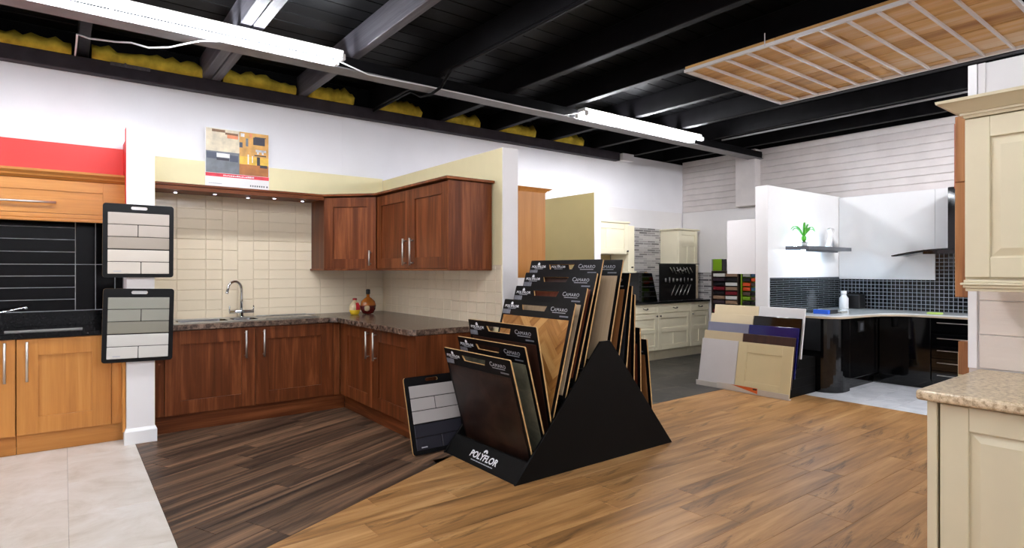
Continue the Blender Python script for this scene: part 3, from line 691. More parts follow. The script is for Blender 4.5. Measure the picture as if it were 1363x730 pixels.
for a, c, z0, z1, m in ((.10, .30, .93, .975, 'p_brown'), (.30, .5, .90, .935, 'p_brown'), (.33, .5, .84, .90, 'p_orange'), (.02, .17, .47, .58, 'p_slate'), (.37, .5, .44, .55, 'p_slate'), (.17, .37, .50, .57, 'p_white'), (.17, .36, .45, .49, 'p_dark'),
                        (.74, .93, .78, .91, 'p_dark'), (.76, .95, .91, .925, 'p_dark'), (.62, .66, .74, .88, 'p_grey'), (.52, .57, .71, .80, 'p_slate'), (.54, .60, .90, .96, 'p_white'), (.78, .95, .66, .70, 'p_white'), (.80, .83, .62, .70, 'p_white'), (.88, .91, .62, .70, 'p_white'),
                        (.65, .67, .43, .60, 'p_white'), (.72, .735, .46, .58, 'p_white'), (.76, .95, .585, .605, 'p_dark'), (.80, .85, .42, .57, 'p_dark'), (.85, .97, .38, .43, 'p_dark'), (.68, .72, .90, .97, 'p_orange')):
    pr('picture_detail', m, a, c, z0, z1, 2)
rr = random.Random(3)
x = .27
while x < .74:
    w = rr.uniform(.01, .03); pr('print_mark', 'print_white', x, x+w, .183, .183+rr.uniform(.012, .026), 3); x += w+.006
for i in range(7): x = .69+i*.036; pr('print_mark', 'p_dark', x, x+.018, .035, .062, 2)
pr('print_mark', 'p_dark', .955, .975, .035, .062, 2)
x = .05
while x < .24: w = rr.uniform(.01, .02); pr('print_mark', 'print_grey', x, x+w, .04, .055, 2); x += w+.004
for r_ in range(3): pr('print_mark', 'white_gloss', .1, .9, .10+.02*r_, .106+.02*r_, 2)

# ------------------------------------------------------------------ tile sample boards
def tile_board(label, loc, rot, rows, w=.475, h=.575, group=None):
    t = local('tile_sample_board', label, 'sample board', loc, rot, group)
    mb = MB().plate(rrect(-w/2, w/2, 0, h, .022), [rrect(-.055, .055, h-.043, h-.018, .012)], .014)
    finish('board', mb, None, t, mats=['board_black', 'board_edge'], pick=lambda f: 0 if abs(f.normal.y) > .9 else 1)
    F0 = Fr((0, -.014, 0), (1, 0, 0), (0, -1, 0)); m = .030; z = h-.068; hh = (z-.03)/5
    for r, (mat, split) in enumerate(rows):
        if r == 3: z -= .004
        cuts = [-w/2+m, w/2-m] if split is None else [-w/2+m, -w/2+m+(w-2*m)*split, w/2-m]
        for a, c in zip(cuts, cuts[1:]): finish('tile', MB().fbox(F0, a+.002, c-.002, 0, .008, z-hh+.003, z-.001), mat, t, .004, 2)
        z -= hh
    finish('sticker_mark', MB().fbox(F0, -w/2+.07, -w/2+.12, .008, .0085, .045, .053), 'print_grey', t)
    return t
for nm, c in (('tile_mushroom', (176, 164, 152)), ('tile_taupe', (158, 146, 132)), ('tile_beige', (206, 196, 182)), ('tile_sage', (146, 144, 132)), ('tile_olive', (134, 130, 116)), ('tile_pale', (210, 206, 198)), ('tile_grey', (178, 172, 168)), ('tile_coal', (46, 45, 52))):
    M[nm] = plain(nm, c, .2, var=.015)
tile_board('black board of mushroom and beige tiles, upper one on the white post', (.470, 5.476, 1.318), (0, math.radians(.3), 0),
           [('tile_mushroom', None), ('tile_mushroom', .48), ('tile_taupe', None), ('tile_beige', None), ('tile_beige', .53)])
tile_board('black board of olive and pale grey tiles, lower one on the white post', (.462, 5.474, .655), (0, math.radians(1.4), 0),
           [('tile_sage', None), ('tile_sage', .53), ('tile_olive', None), ('tile_pale', None), ('tile_pale', .5)])
tile_board('black board of grey and charcoal tiles leaning on the walnut end panel', (2.275, 3.865, .004), (math.radians(-17.0), 0, 0),
           [('tile_grey', None), ('tile_grey', .5), ('tile_grey', None), ('tile_coal', None), ('tile_coal', .53)])

# ------------------------------------------------------------------ floor sample rack
rk = thing('display_rack', 'black triangular floor rack holding large flooring sample boards', 'display rack', (3.06, 3.38, 0))
TRI = [(2.275, 0), (3.05, .865), (3.15, .865), (3.865, 0)]
for y0 in (2.945, 3.815): finish('side_panel', MB().prism([(x, y0, z) for x, z in TRI], (0, .018, 0)), 'rack_black', rk, .002)
fp = finish('front_panel', MB().hexa([(2.285, 2.963, 0), (2.305, 2.963, 0), (2.305, 3.815, 0), (2.285, 3.815, 0), (2.385, 2.963, .125), (2.405, 2.963, .125), (2.405, 3.815, .125), (2.385, 3.815, .125)]), 'rack_black', rk, .002)
B('base_board', 'rack_black', rk, 2.32, 3.84, 2.963, 3.815, .004, .022)
# lettering on the front panel
tl = math.atan2(.1, .125)
RM = Matrix(((0, -math.sin(-tl)*-1, 0, 0), (-1, 0, 0, 0), (0, 0, 0, 0), (0, 0, 0, 1)))
ex = Vector((0, -1, 0)); ey = Vector((.1, 0, .125)).normalized(); ez = ex.cross(ey)
def basis(o, ex, ey, ez): return Matrix(((ex.x, ey.x, ez.x, o.x), (ex.y, ey.y, ez.y, o.y), (ex.z, ey.z, ez.z, o.z), (0, 0, 0, 1)))
logo_big = text_mesh('POLYFLOR', .066, .0006, .12, .0016, 'CENTER', 1.02)
o_ = Vector((2.285, 3.38, 0))+ey*.055+ez*.0012
put_mesh(logo_big, 'lettering', 'print_white', fp, Matrix.Translation(-ORG[fp.name]) @ basis(o_, ex, ey, ez))
fl = MB()
for k_ in range(5):
    a = math.pi*(k_+.5)/5; c0 = o_+ex*(-.005+.016*math.cos(a))+ey*(.058+.014*math.sin(a)); fl.hexa([c0+ex*dx+ey*dy+ez*dz for dz in (0, .001) for dx, dy in ((-.007, -.007), (.007, -.007), (.007, .007), (-.007, .007))])
finish('flower_mark', fl, 'print_white', fp)
dash = MB(); u = -.12; rr = random.Random(5)
while u < .12:
    w = rr.uniform(.012, .03); c0 = o_+ex*u+ey*-.022; dash.hexa([c0+ex*dx+ey*dy+ez*dz for dz in (0, .001) for dx, dy in ((0, 0), (w, 0), (w, .006), (0, .006))]); u += w+.005
finish('tagline_marks', dash, 'print_grey', fp)

BW, BH, BT = .82, .80, .012
logo_s = text_mesh('POLYFLOR', .034, .0003, .12, .0004, 'LEFT', 1.0)
logo_c = text_mesh('C', .048, .0003, 0, 0, 'LEFT', 1.0); logo_a = text_mesh('AMARO', .036, .0003, 0, 0, 'LEFT', 1.1)
SAMP = {}
for nm, cc in (('brown_leather', ((20, 10, 7), (36, 20, 13), (54, 33, 22))), ('green_stone', ((78, 76, 60), (112, 108, 88), (138, 132, 108))), ('grey_slab', ((60, 62, 66), (86, 88, 92), (120, 120, 122))), ('dark_slate', ((30, 30, 34), (48, 46, 48), (72, 68, 66)))):
    M[nm] = stone(nm, cc, 5., .4, .1)
for nm, cc in (('dark_wood', ((28, 14, 9), (52, 28, 18), (74, 42, 28))), ('pale_wood', ((160, 130, 98), (190, 162, 128), (206, 182, 150))), ('mid_wood', ((110, 66, 34), (150, 98, 56), (176, 124, 78))), ('red_wood', ((70, 28, 16), (110, 52, 30), (140, 76, 46)))):
    M[nm] = wood(nm, cc, 'z', 1., 12., .4, strong=.8)
M['herring_block'] = wood('herring_block', ((132, 82, 34), (176, 122, 62), (204, 154, 92)), 'x', 2., 22., .35, strong=.8, pvar=1.4, var=.4)
proto = {}
def sample_board(label, top, tilt, samp, logo=True, front=True, H=BH):
    """top=(x,z) of the upper edge; tilt>0 leans back (towards +x). Local: x across (right edge towards -y), front faces local -y."""
    a = math.radians(tilt); bx = top[0]-math.sin(a)*H; bz = top[1]-math.cos(a)*H
    t = local('floor_sample_board', label, 'sample board', (bx, 3.389, bz), (0, 0, 0), 'flooring sample boards in the rack')
    # local x -> world -y, local -y (front) -> world -x, local z -> leaning up
    t.rotation_euler = (Matrix.Rotation(math.radians(-90), 3, 'Z') @ Matrix.Rotation(-a, 3, 'X')).to_euler()
    key = 'b%.2f' % H
    if key not in proto:
        mb = MB().plate(rrect(-BW/2, BW/2, 0, H, .008, 3), [[(-.175, H-.035), (.12, H-.035), (.10, H-.075), (-.155, H-.075)]], BT)
        proto[key] = finish('board', mb, None, t, mats=['board_black', 'board_edge'], pick=lambda f: 0 if abs(f.normal.y) > .9 else 1)
    else: clone(proto[key], 'board', t)
    F0 = Fr((0, -BT, 0), (1, 0, 0), (0, -1, 0))
    sp = (-BW/2+.03, BW/2-.03, .03, H-.125)
    if samp == 'herring':
        s = finish('sample', MB().fbox(F0, sp[0], sp[1], 0, .002, sp[2], sp[3]), 'mid_wood', t)
        L, w = .24, .06
        for i in range(-8, 9):
            for j in range(-8, 9):
                for v in (0, 1):
                    # herringbone: blocks alternate at +-45 degrees
                    if v == 0: p = [(0, 0), (L, 0), (L, w), (0, w)]
                    else: p = [(0, 0), (w, 0), (w, L), (0, L)]
                    ox, oy = (i*w + j*(L), i*w - j*(L)) if v == 0 else (i*w + j*L - w + 0., i*w - j*L + 0.)
                    if v == 1: ox, oy = i*w + j*L - w, i*w - j*L + w - L + L - w
                    q = [(x+ox+.0006*(1 if x == 0 else -1), y+oy+.0006*(1 if y == 0 else -1)) for x, y in p]
                    c45 = math.sqrt(.5); q = [((x-y)*c45, (x+y)*c45+.34) for x, y in q]
                    for h_ in ((-1, 0, -sp[0]), (1, 0, sp[1]), (0, -1, -sp[2]), (0, 1, sp[3])): q = clip(q, *h_) if q else q
                    if len(q) < 3 or area(q) < 4e-4: continue
                    cx = sum(k_[0] for k_ in q)/len(q); cy = sum(k_[1] for k_ in q)/len(q); an = math.radians(45 if v == 0 else 135)
                    ca, sa = math.cos(-an), math.sin(-an)
                    m_ = MB().prism([((x-cx)*ca-(y-cy)*sa, 0, (x-cx)*sa+(y-cy)*ca) for x, y in q], (0, -.0035, 0))
                    bl = finish('wood_block', m_, 'herring_block', s); bl.location = (cx, -BT, cy); bl.rotation_euler = (0, -an, 0)
    elif samp: finish('sample', MB().fbox(F0, sp[0], sp[1], 0, .003, sp[2], sp[3]), samp, t)
    if logo:
        T = lambda x, z: basis(Vector((x, -BT-.0006, z)), Vector((1, 0, 0)), Vector((0, 0, 1)), Vector((0, -1, 0)))
        for nm, me, mt_, x, z in (('lettering', logo_s, 'print_white', -BW/2+.022, H-.062), ('lettering', logo_c, 'print_grey', .165, H-.066), ('lettering', logo_a, 'print_grey', .200, H-.066)):
            put_mesh(me, nm, mt_, t, T(x, z) @ Matrix.Diagonal((1.08, .8 if mt_ == 'print_white' else .95, 1, 1)))
        finish('flower_mark', MB().fbox(F0, -.315, -.288, 0, .0008, H-.040, H-.024).fbox(F0, -.309, -.294, 0, .0008, H-.024, H-.018), 'print_white', t)
        finish('tagline_marks', MB().fbox(F0, -.345, -.245, 0, .0008, H-.072, H-.068).fbox(F0, .19, .33, 0, .0008, H-.078, H-.074), 'print_grey', t)
        finish('sticker', MB().fbox(F0, -BW/2+.006, -BW/2+.105, 0, .0008, H-.115, H-.08), 'sticker', t)
        finish('sticker', MB().fbox(F0, .275, .365, 0, .0008, H-.106, H-.096), 'sticker', t)
    return t
for args in (('black sample board with dark brown leather-look floor, lowest at the rack front', (2.272, .800), -15.5, 'brown_leather'),
             ('black sample board with green-grey stone floor, second from the rack front panel', (2.392, .875), -15.0, 'green_stone'),
             ('black sample board with dark walnut floor, third from the rack front panel', (2.490, 1.000), -11.0, 'dark_wood'),
             ('black sample board with golden oak herringbone floor in the rack', (2.845, 1.140), 15.2, 'herring'),
             ('black sample board just behind the herringbone board in the rack', (2.962, 1.245), 15.8, 'pale_wood'),
             ('black sample board with dark red wood, second behind the herringbone board', (3.062, 1.352), 16.2, 'red_wood'),
             ('tallest standing black sample board at the top of the rack', (3.122, 1.452), 14.5, 'dark_wood'),
             ('black sample board with pale beige plank floor behind the tallest board', (3.335, 1.452), 13.0, 'pale_wood'),
             ('black sample board behind the pale beige plank board', (3.41, 1.350), 11.5, 'mid_wood'),
             ('black sample board second behind the pale beige plank board', (3.435, 1.255), 6., 'dark_slate'),
             ('upright black sample board on the rear slope of the rack', (3.465, 1.19), 1., 'dark_wood'),
             ('low black sample board, second from the rear foot of the rack', (3.525, .932), -1., 'red_wood'),
             ('lowest black sample board at the rear foot of the rack', (3.605, .838), -6.5, 'mid_wood')):
    t = sample_board(*args)
    b = t.location
    B('slot_ledge', 'rack_black', rk, b.x-.012, b.x+.03, 2.963, 3.815, b.z-.022, b.z-.004)

# ------------------------------------------------------------------ beech wall unit on the far side of the second divider
bw = thing('wall_unit', 'beech wall unit on the back of the white divider', 'cabinet', (3.25, 4.5, 1.32))
B('end_panel', 'beech_z', bw, 3.072, 3.41, 3.97, 3.99, 1.31, 2.06, bevel=.001)
B('carcass', 'beech_z', bw, 3.072, 3.385, 3.99, 5.15, 1.31, 2.06)
Fb = Fr((3.385, 0, 0), (0, 1, 0), (1, 0, 0))
for a, c in ((3.99, 4.565), (4.57, 5.15)):
    d = shaker(bw, Fb, a+.002, c-.002, 1.312, 2.055, 'beech_z'); bar_handle(d, Fb, c-.06 if a < 4.2 else a+.06, .02, 1.36, 1.56)
cn = MB()
for z, e0, e1 in ((2.06, .0, .02), (2.08, .03, .065)): cn.taper((3.072, 3.41+e0, 3.97-e0*.4, 5.16), z, (3.072, 3.41+e1, 3.97-e1*.4, 5.16), z+.02)
finish('cornice', cn, 'beech_y', bw)
B('patch_panel', 'ivory_unit', P2, 3.07, 3.08, 3.95, 3.97, 1.14, 1.31)

# ------------------------------------------------------------------ far ivory kitchen
FK = Fr((0, 5.76, 0), (1, 0, 0), (0, -1, 0))
B('tiled_face', 'mosaic_far', wl, 6.70, 8.45, YL-.03, YL-.02, .88, 2.06)
B('tiled_face', 'mosaic_fary', wf, XF-.045, XF-.03, 5.05, YL-.03, .88, 1.34)
def cup(parent, fr, u, w, z):
    pts = [fr.p(u-.045, w, z+.008), fr.p(u-.043, w+.022, z), fr.p(u-.015, w+.028, z-.008), fr.p(u+.015, w+.028, z-.008), fr.p(u+.043, w+.022, z), fr.p(u+.045, w, z+.008)]
    return finish('handle', MB().tube(pts, .006, 8), 'pewter', parent, smooth=True)
labs = ('ivory base unit behind the flooring rack, beside the divider', 'ivory base unit under the slanted black display box', 'ivory base unit under the board of handle samples', 'ivory base unit at the far wall end of the worktop')
for i, (a, c) in enumerate(((5.86, 6.585), (6.59, 7.19), (7.195, 8.0), (8.005, 8.50))):
    t = thing('base_unit', labs[i], 'cabinet', ((a+c)/2, 6.0, 0), group='ivory base units')
    B('carcass', 'ivory_unit', t, a, c, 5.762, YL-.04, .15, .862)
    dr = shaker(t, FK, a+.004, c-.004, .722, .855, 'ivory_unit', st=.022, rec=.004, name='drawer'); cup(dr, FK, (a+c)/2, .02, .79)
    mb = MB(); u0, u1, z0_, z1_, st = a+.004, c-.004, .154, .712, .075
    um = (u0+u1)/2; zm = .452
    for bx in ((u0, u0+st, z0_, z1_), (u1-st, u1, z0_, z1_), (u0+st, u1-st, z0_, z0_+st), (u0+st, u1-st, z1_-st, z1_), (u0+st, u1-st, zm-.035, zm+.035), (um-.035, um+.035, z0_+st, zm-.035)): mb.fbox(FK, bx[0], bx[1], 0, .02, bx[2], bx[3])
    d = finish('door', mb, 'ivory_unit', t, .0025)
    for bx in ((u0+st, u1-st, zm+.035, z1_-st), (u0+st, um-.035, z0_+st, zm-.035), (um+.035, u1-st, z0_+st, zm-.035)): finish('panel', MB().fbox(FK, bx[0], bx[1], 0, .011, bx[2], bx[3]), 'ivory_unit', d)
    ku = u1-.035 if i in (0, 1) else u0+.035
    finish('knob', MB().tube([FK.p(ku, .02, .675), FK.p(ku, .035, .675), FK.p(ku, .045, .675)], [.006, .006, .014], 10), 'pewter', d, smooth=True)
    B('plinth', 'ivory_unit', t, a, c, 5.80, 5.82, 0, .148)
tag(B('worktop', 'black_stone', None, 5.84, 8.51, 5.72, YL-.03, .864, .892, bevel=.004, seg=2), 'thin black worktop over the ivory base units', 'worktop')
# ivory wall units
t = thing('wall_unit', 'ivory overmantel wall unit beside the third divider', 'cabinet', (6.3, 6.1, 1.6))
B('carcass', 'ivory_unit', t, 5.86, 6.72, 5.93, YL-.022, 1.61, 2.07)
FM = Fr((0, 5.93, 0), (1, 0, 0), (0, -1, 0))
for u0, u1 in ((5.87, 6.715),):
    mb = MB(); um = 6.29; z0_, z1_ = 1.615, 2.065
    for bx in ((u0, u0+.09, z0_, z1_), (u1-.09, u1, z0_, z1_), (u0+.09, u1-.09, z0_, z0_+.08), (u0+.09, u1-.09, z1_-.08, z1_), (um-.05, um+.05, z0_+.08, z1_-.08)): mb.fbox(FM, bx[0], bx[1], 0, .02, bx[2], bx[3])
    d = finish('door', mb, 'ivory_unit', t, .003)
    for bx in ((u0+.09, um-.05), (um+.05, u1-.09)): finish('panel', MB().fbox(FM, bx[0], bx[1], 0, .010, z0_+.08, z1_-.08), 'ivory_unit', d)
    finish('knob', MB().tube([FM.p(6.68, .02, 1.66), FM.p(6.68, .045, 1.66)], [.006, .014], 10), 'pewter', d, smooth=True)
B('side_post', 'ivory_unit', t, 6.722, 6.86, 5.92, YL-.022, 1.36, 2.045, bevel=.003)
B('post_cap', 'ivory_unit', t, 6.72, 6.89, 5.90, YL-.022, 1.335, 1.36, bevel=.003)
B('cornice', 'ivory_unit', t, 5.86, 6.74, 5.895, YL-.022, 2.07, 2.10, bevel=.006)
B('back_panel', 'khaki_paint', t, 5.86, 6.72, YL-.03, YL-.022, 1.36, 1.61)
finish('knob', MB().tube([(6.79, 5.92, 1.42), (6.79, 5.89, 1.42)], [.006, .014], 10), 'pewter', t, smooth=True)
t = thing('wall_unit', 'ivory wall unit above the handle samples in the room corner', 'cabinet', (8.15, 6.1, 1.33))
B('carcass', 'ivory_unit', t, 7.91, 8.42, 5.92, YL-.032, 1.335, 2.03, bevel=.002)
FM = Fr((0, 5.92, 0), (1, 0, 0), (0, -1, 0)); mb = MB(); u0, u1 = 7.914, 8.416; um = 8.165
for bx in ((u0, u0+.08, 1.34, 2.025), (u1-.08, u1, 1.34, 2.025), (u0+.08, u1-.08, 1.34, 1.42), (u0+.08, u1-.08, 1.95, 2.025), (u0+.08, u1-.08, 1.76, 1.81), (um-.03, um+.03, 1.42, 1.76)): mb.fbox(FM, bx[0], bx[1], 0, .02, bx[2], bx[3])
d = finish('door', mb, 'ivory_unit', t, .003)
for bx in ((u0+.08, u1-.08, 1.81, 1.95), (u0+.08, um-.03, 1.42, 1.76), (um+.03, u1-.08, 1.42, 1.76)): finish('panel', MB().fbox(FM, bx[0], bx[1], 0, .009, bx[2], bx[3]), 'ivory_unit', d)
B('cornice', 'ivory_unit', t, 7.88, 8.45, 5.875, YL-.032, 2.03, 2.055, bevel=.005)
# board of cabinet handles
t = thing('handle_display', 'black board carrying rows of silver cabinet handles', 'display board', (7.83, 5.84, .892))
B('panel', 'board_black', t, 7.36, 8.28, 5.835, 5.86, .895, 1.47, bevel=.002)
B('side_strip', 'pale_edge', t, 8.285, 8.34, 5.835, 5.86, .91, 1.45); B('bracket', 'black_plastic', t, 8.26, 8.36, 5.84, 5.87, 1.16, 1.20)
B('top_edge', 'black_plastic', t, 7.34, 8.36, 5.83, 5.865, 1.47, 1.482)
FH = Fr((0, 5.835, 0), (1, 0, 0), (0, -1, 0)); rr = random.Random(11)
for i in range(5):
    u = 7.66+i*.10; finish('handle', MB().tube([FH.p(u-.05, .02, 1.00-.02), FH.p(u+.05+.02*(i % 2), .02, 1.14)], .008, 6), 'steel', t, smooth=True)
for i in range(8):
    u = 7.47+i*.095; h_ = rr.uniform(.03, .10); finish('handle', MB().tube([FH.p(u, .02, 1.22-h_*.5), FH.p(u, .02, 1.22+h_*.5)], rr.choice((.006, .010, .014)), 6), 'steel', t, smooth=True)
for i in range(7):
    u = 7.58+i*.085; finish('handle', MB().tube([FH.p(u, .02, 1.42), FH.p(u+.07, .02, 1.34-.02*(i % 2))], .007, 6), 'steel', t, smooth=True)
for i in range(4): finish('knob', MB().tube([FH.p(7.78+.06*i, 0, 1.37+.02*(i % 2)), FH.p(7.78+.06*i, .03, 1.37+.02*(i % 2))], [.008, .016], 8), 'steel', t, smooth=True)
# slanted black display box
t = thing('display_box', 'slanted black sample stand on the far black worktop', 'display stand', (7.1, 5.95, .892))
finish('body', MB().prism([(6.86, 5.83, .893), (7.30, 5.83, .893), (7.16, 5.83, 1.33), (6.86, 5.83, 1.34)], (0, .22, 0)), 'gloss_black', t, .004)
for k_ in range(5): finish('ledge', MB().box(6.90, 7.22-.025*k_, 5.80, 5.832, .97+.075*k_, .977+.075*k_), 'black_plastic', t)
finish('clip', MB().box(6.99, 7.05, 5.82, 5.84, 1.335, 1.345), 'board_edge', t)

# tall colour sample racks on the far wall
def colour_rack(label, y0, y1, top, frame, cols_, ncol, seed):
    t = thing('colour_rack', label, 'sample rack', (8.40, (y0+y1)/2, 0)); rr = random.Random(seed)
    fx = 8.36
    mb = MB().box(fx, 8.5, y0, y0+.02, 0, top).box(fx, 8.5, y1-.02, y1, 0, top).box(8.48, 8.5, y0+.02, y1-.02, 0, top).box(fx, 8.5, y0+.02, y1-.02, top-.02, top)
    finish('frame', mb, frame, t, .002); w = (y1-y0-.04)/ncol; z = top-.03; i = 0
    while z > .12:
        for c in range(ncol):
            a = y1-.02-(c+1)*w; B('colour_strip', cols_[(i*3+c*5+rr.randrange(3)) % len(cols_)], t, fx+.01, 8.47, a+.008, a+w-.008, z-.062, z-.01, bevel=.003)
        z -= .072; i += 1
    return t
for nm, c in (('s_white', (224, 220, 214)), ('s_maroon', (120, 30, 40)), ('s_brown', (84, 66, 56)), ('s_black', (26, 24, 28)), ('s_plum', (60, 46, 54)), ('s_orange', (214, 76, 32)), ('s_blue', (44, 84, 112)), ('s_green', (122, 164, 28)), ('s_tan', (150, 120, 96)), ('s_greyc', (168, 166, 160)), ('s_frame', (60, 46, 38))): M[nm] = plain(nm, c, .3, var=.04)
colour_rack('dark brown rack of colour strips against the far wall', 5.12, 5.60, 1.365, 's_frame', ('s_white', 's_black', 's_maroon', 's_plum', 's_white', 's_brown', 's_black', 's_tan'), 2, 1)
colour_rack('bright green rack of colour strips beside the dark brown one', 4.62, 5.08, 1.365, 's_green', ('s_greyc', 's_black', 's_orange', 's_brown', 's_black', 's_blue', 's_green', 's_black', 's_orange'), 3, 2)
bx = thing('sample_box', 'lime green box standing on the dark brown colour rack', 'box', (8.42, 5.5, 1.367))
B('body', 's_green', bx, 8.37, 8.48, 5.42, 5.58, 1.367, 1.555, bevel=.004); B('spine', 's_greyc', bx, 8.368, 8.48, 5.582, 5.60, 1.367, 1.555); B('back_cover', 's_black', bx, 8.37, 8.48, 5.40, 5.418, 1.367, 1.555)
# cabinet on the back of the white divider
wc = thing('wall_unit', 'plain white wall unit on the back of the white divider', 'cabinet', (6.95, 4.0, 1.335))
B('carcass', 'wall_plain', wc, 6.64, 7.22, 3.832, 4.19, 1.335, 1.99, bevel=.002)
B('end_panel', 'wall_plain', wc, 6.622, 6.638, 3.832, 4.21, 1.33, 1.995, bevel=.002)
Fc = Fr((0, 4.19, 0), (1, 0, 0), (0, 1, 0)); finish('door', MB().fbox(Fc, 6.642, 7.218, 0, .018, 1.337, 1.988), 'white_gloss', wc, .002)

# ------------------------------------------------------------------ stepped stand of door samples
for nm, c, r_ in (('d_white', (206, 200, 196), .4), ('d_beige', (196, 176, 140), .4), ('d_lilac', (128, 128, 146), .35), ('d_cream', (230, 212, 174), .4), ('d_ivory', (214, 196, 150), .4), ('d_blue', (20, 22, 92), .07), ('d_orange', (212, 96, 30), .45)): M[nm] = plain(nm, c, r_, var=.02)
st = thing('door_stand', 'black stepped stand holding two rows of cabinet door samples', 'display stand', (6.3, 3.69, 0))
tx = [(6.085, 0.), (6.130, .10), (6.205, .20), (6.268, .30), (6.345, .405)]
for i, (x, z) in enumerate(tx):
    B('step', 'rack_black', st, x+.02, 6.75, 3.18, 4.21, 0 if i == 0 else tx[i-1][1]-.004 if i > 1 else .0, max(z-.006, .008))
gl = finish('front_lip', MB().box(6.050, 6.056, 3.125, 4.262, .002, .062), None, st, mats=[plain('lip_white', (206, 198, 186), .3)])
B('foot', 'white_gloss', st, 6.056, 6.105, 3.13, 4.255, .0, .008)
M['paper'] = plain('paper', (216, 208, 196), .6)
lf = thing('leaflet', 'white and orange leaflet tucked behind the stand front lip', 'leaflet', (6.047, 3.72, .004))
finish('sheet', MB().prism([(6.0485, 3.98, .012), (6.0485, 3.475, .012), (6.0485, 3.475, .075), (6.0485, 3.98, .075)], (-.0012, 0, 0)), 'paper', lf)
finish('orange_print', MB().prism([(6.0472, 3.80, .074), (6.0472, 3.476, .013), (6.0472, 3.476, .074)], (-.0006, 0, 0)), 'd_orange', lf)
finish('print_mark', MB().box(6.0462, 6.0466, 3.482, 3.53, .05, .066), 's_black', lf)
def door_sample(label, i, y0, y1, mat, kind='slab', dz=0., H=.552):
    x, z = tx[i]; a = math.radians(10.8); w = (y1-y0)
    t = local('door_sample', label, 'door sample', (x, (y0+y1)/2, z+dz+(.011 if i == 0 else .003)), (0, 0, 0), 'door samples on the stepped stand')
    t.rotation_euler = (Matrix.Rotation(math.radians(-90), 3, 'Z') @ Matrix.Rotation(-a, 3, 'X')).to_euler()
    F0 = Fr((0, 0, 0), (1, 0, 0), (0, -1, 0))
    if kind == 'slab': finish('panel', MB().fbox(F0, -w/2, w/2, 0, .018, 0, H), mat, t, .003, 2)
    else: shaker(t, F0, -w/2, w/2, 0, H, mat, t=.018, st=.115, rec=.006)
    return t
ya, ym, yb = 3.135, 3.745, 4.252
for lab, i, y0, y1, mat, kind in (('plain pale grey-white door sample at the stand front', 0, ym+.03, yb, 'd_white', 'slab'), ('ivory shaker door sample at the stand front', 0, ya, ym+.025, 'd_ivory', 'shaker'),
        ('beige door sample behind the pale grey-white one', 1, ym, yb, 'd_beige', 'slab'), ('dark wood grain door sample behind the ivory shaker one', 1, ya, ym-.005, 'dark_wood', 'slab'),
        ('lilac grey door sample in the stand', 2, ym-.03, yb, 'd_lilac', 'slab'), ('glossy navy blue door sample in the stand', 2, ya, ym-.035, 'd_blue', 'slab'),
        ('cream door sample behind the lilac grey one', 3, ym-.05, yb, 'd_cream', 'slab'), ('glossy black door sample behind the navy blue one', 3, ya, ym-.055, 'gloss_black', 'slab'),
        ('pale cream door sample on the top step of the stand', 4, ym-.07, yb, 'd_cream', 'slab'), ('white door sample on the top step of the stand', 4, ya, ym-.075, 'white_gloss', 'slab')):
    door_sample(lab, i, y0, y1, mat, kind)

# ------------------------------------------------------------------ black gloss kitchen
B('tiled_face', 'mosaic_x', P4, 6.66, 8.48, 3.664, 3.67, .84, 1.285)
B('tiled_face', 'mosaic_y', P4b, 8.474, 8.48, .45, 3.664, .84, 1.256)
B('tiled_face', 'mosaic_y', P4b, 8.474, 8.48, .45, 2.55, 1.256, 2.37)
B('white_panel', 'white_gloss', P4b, 8.455, 8.474, 2.55, 3.664, 1.258, 2.37, bevel=.002)
B('white_panel', 'white_gloss', P4b, 8.455, 8.474, 2.40, 2.548, 1.60, 2.37, bevel=.002)
# base units: curved end, appliance front, drawers
def arc(cx, cy, r, a0, a1, n=10): return [(cx+r*math.cos(math.radians(a0+(a1-a0)*k/n)), cy+r*math.sin(math.radians(a0+(a1-a0)*k/n))) for k in range(n+1)]
t = thing('base_unit', 'black gloss base unit with a rounded end beside the door samples', 'cabinet', (7.0, 3.3, 0))
rnd = [(6.76, 3.66)] + arc(6.96, 3.16, .20, 180, 270) + [(7.10, 2.96), (7.10, 3.66)]
finish('curved_front', MB().prism([(x, y, .0) for x, y in rnd], (0, 0, .832)), 'gloss_black', t, .003)
t = thing('base_unit', 'black gloss base unit with a square recessed handle between the rounded end and corner', 'cabinet', (7.5, 3.3, 0))
B('carcass', 'gloss_black', t, 7.105, 8.47, 3.0, 3.66, .10, .83)
d = B('door', 'gloss_black', t, 7.11, 7.88, 2.965, 2.998, .13, .828, bevel=.003)
hp = MB(); Fd = Fr((0, 2.965, 0), (1, 0, 0), (0, -1, 0)); hp.fbox(Fd, 7.31, 7.47, 0, .012, .655, .78); finish('handle', hp, 'black_plastic', d, .006, 2)
finish('handle_plate', MB().fbox(Fd, 7.35, 7.43, .012, .014, .675, .76), 'grey_metal', d)
B('plinth', 'gloss_black', t, 7.105, 7.92, 3.03, 3.05, 0, .10)
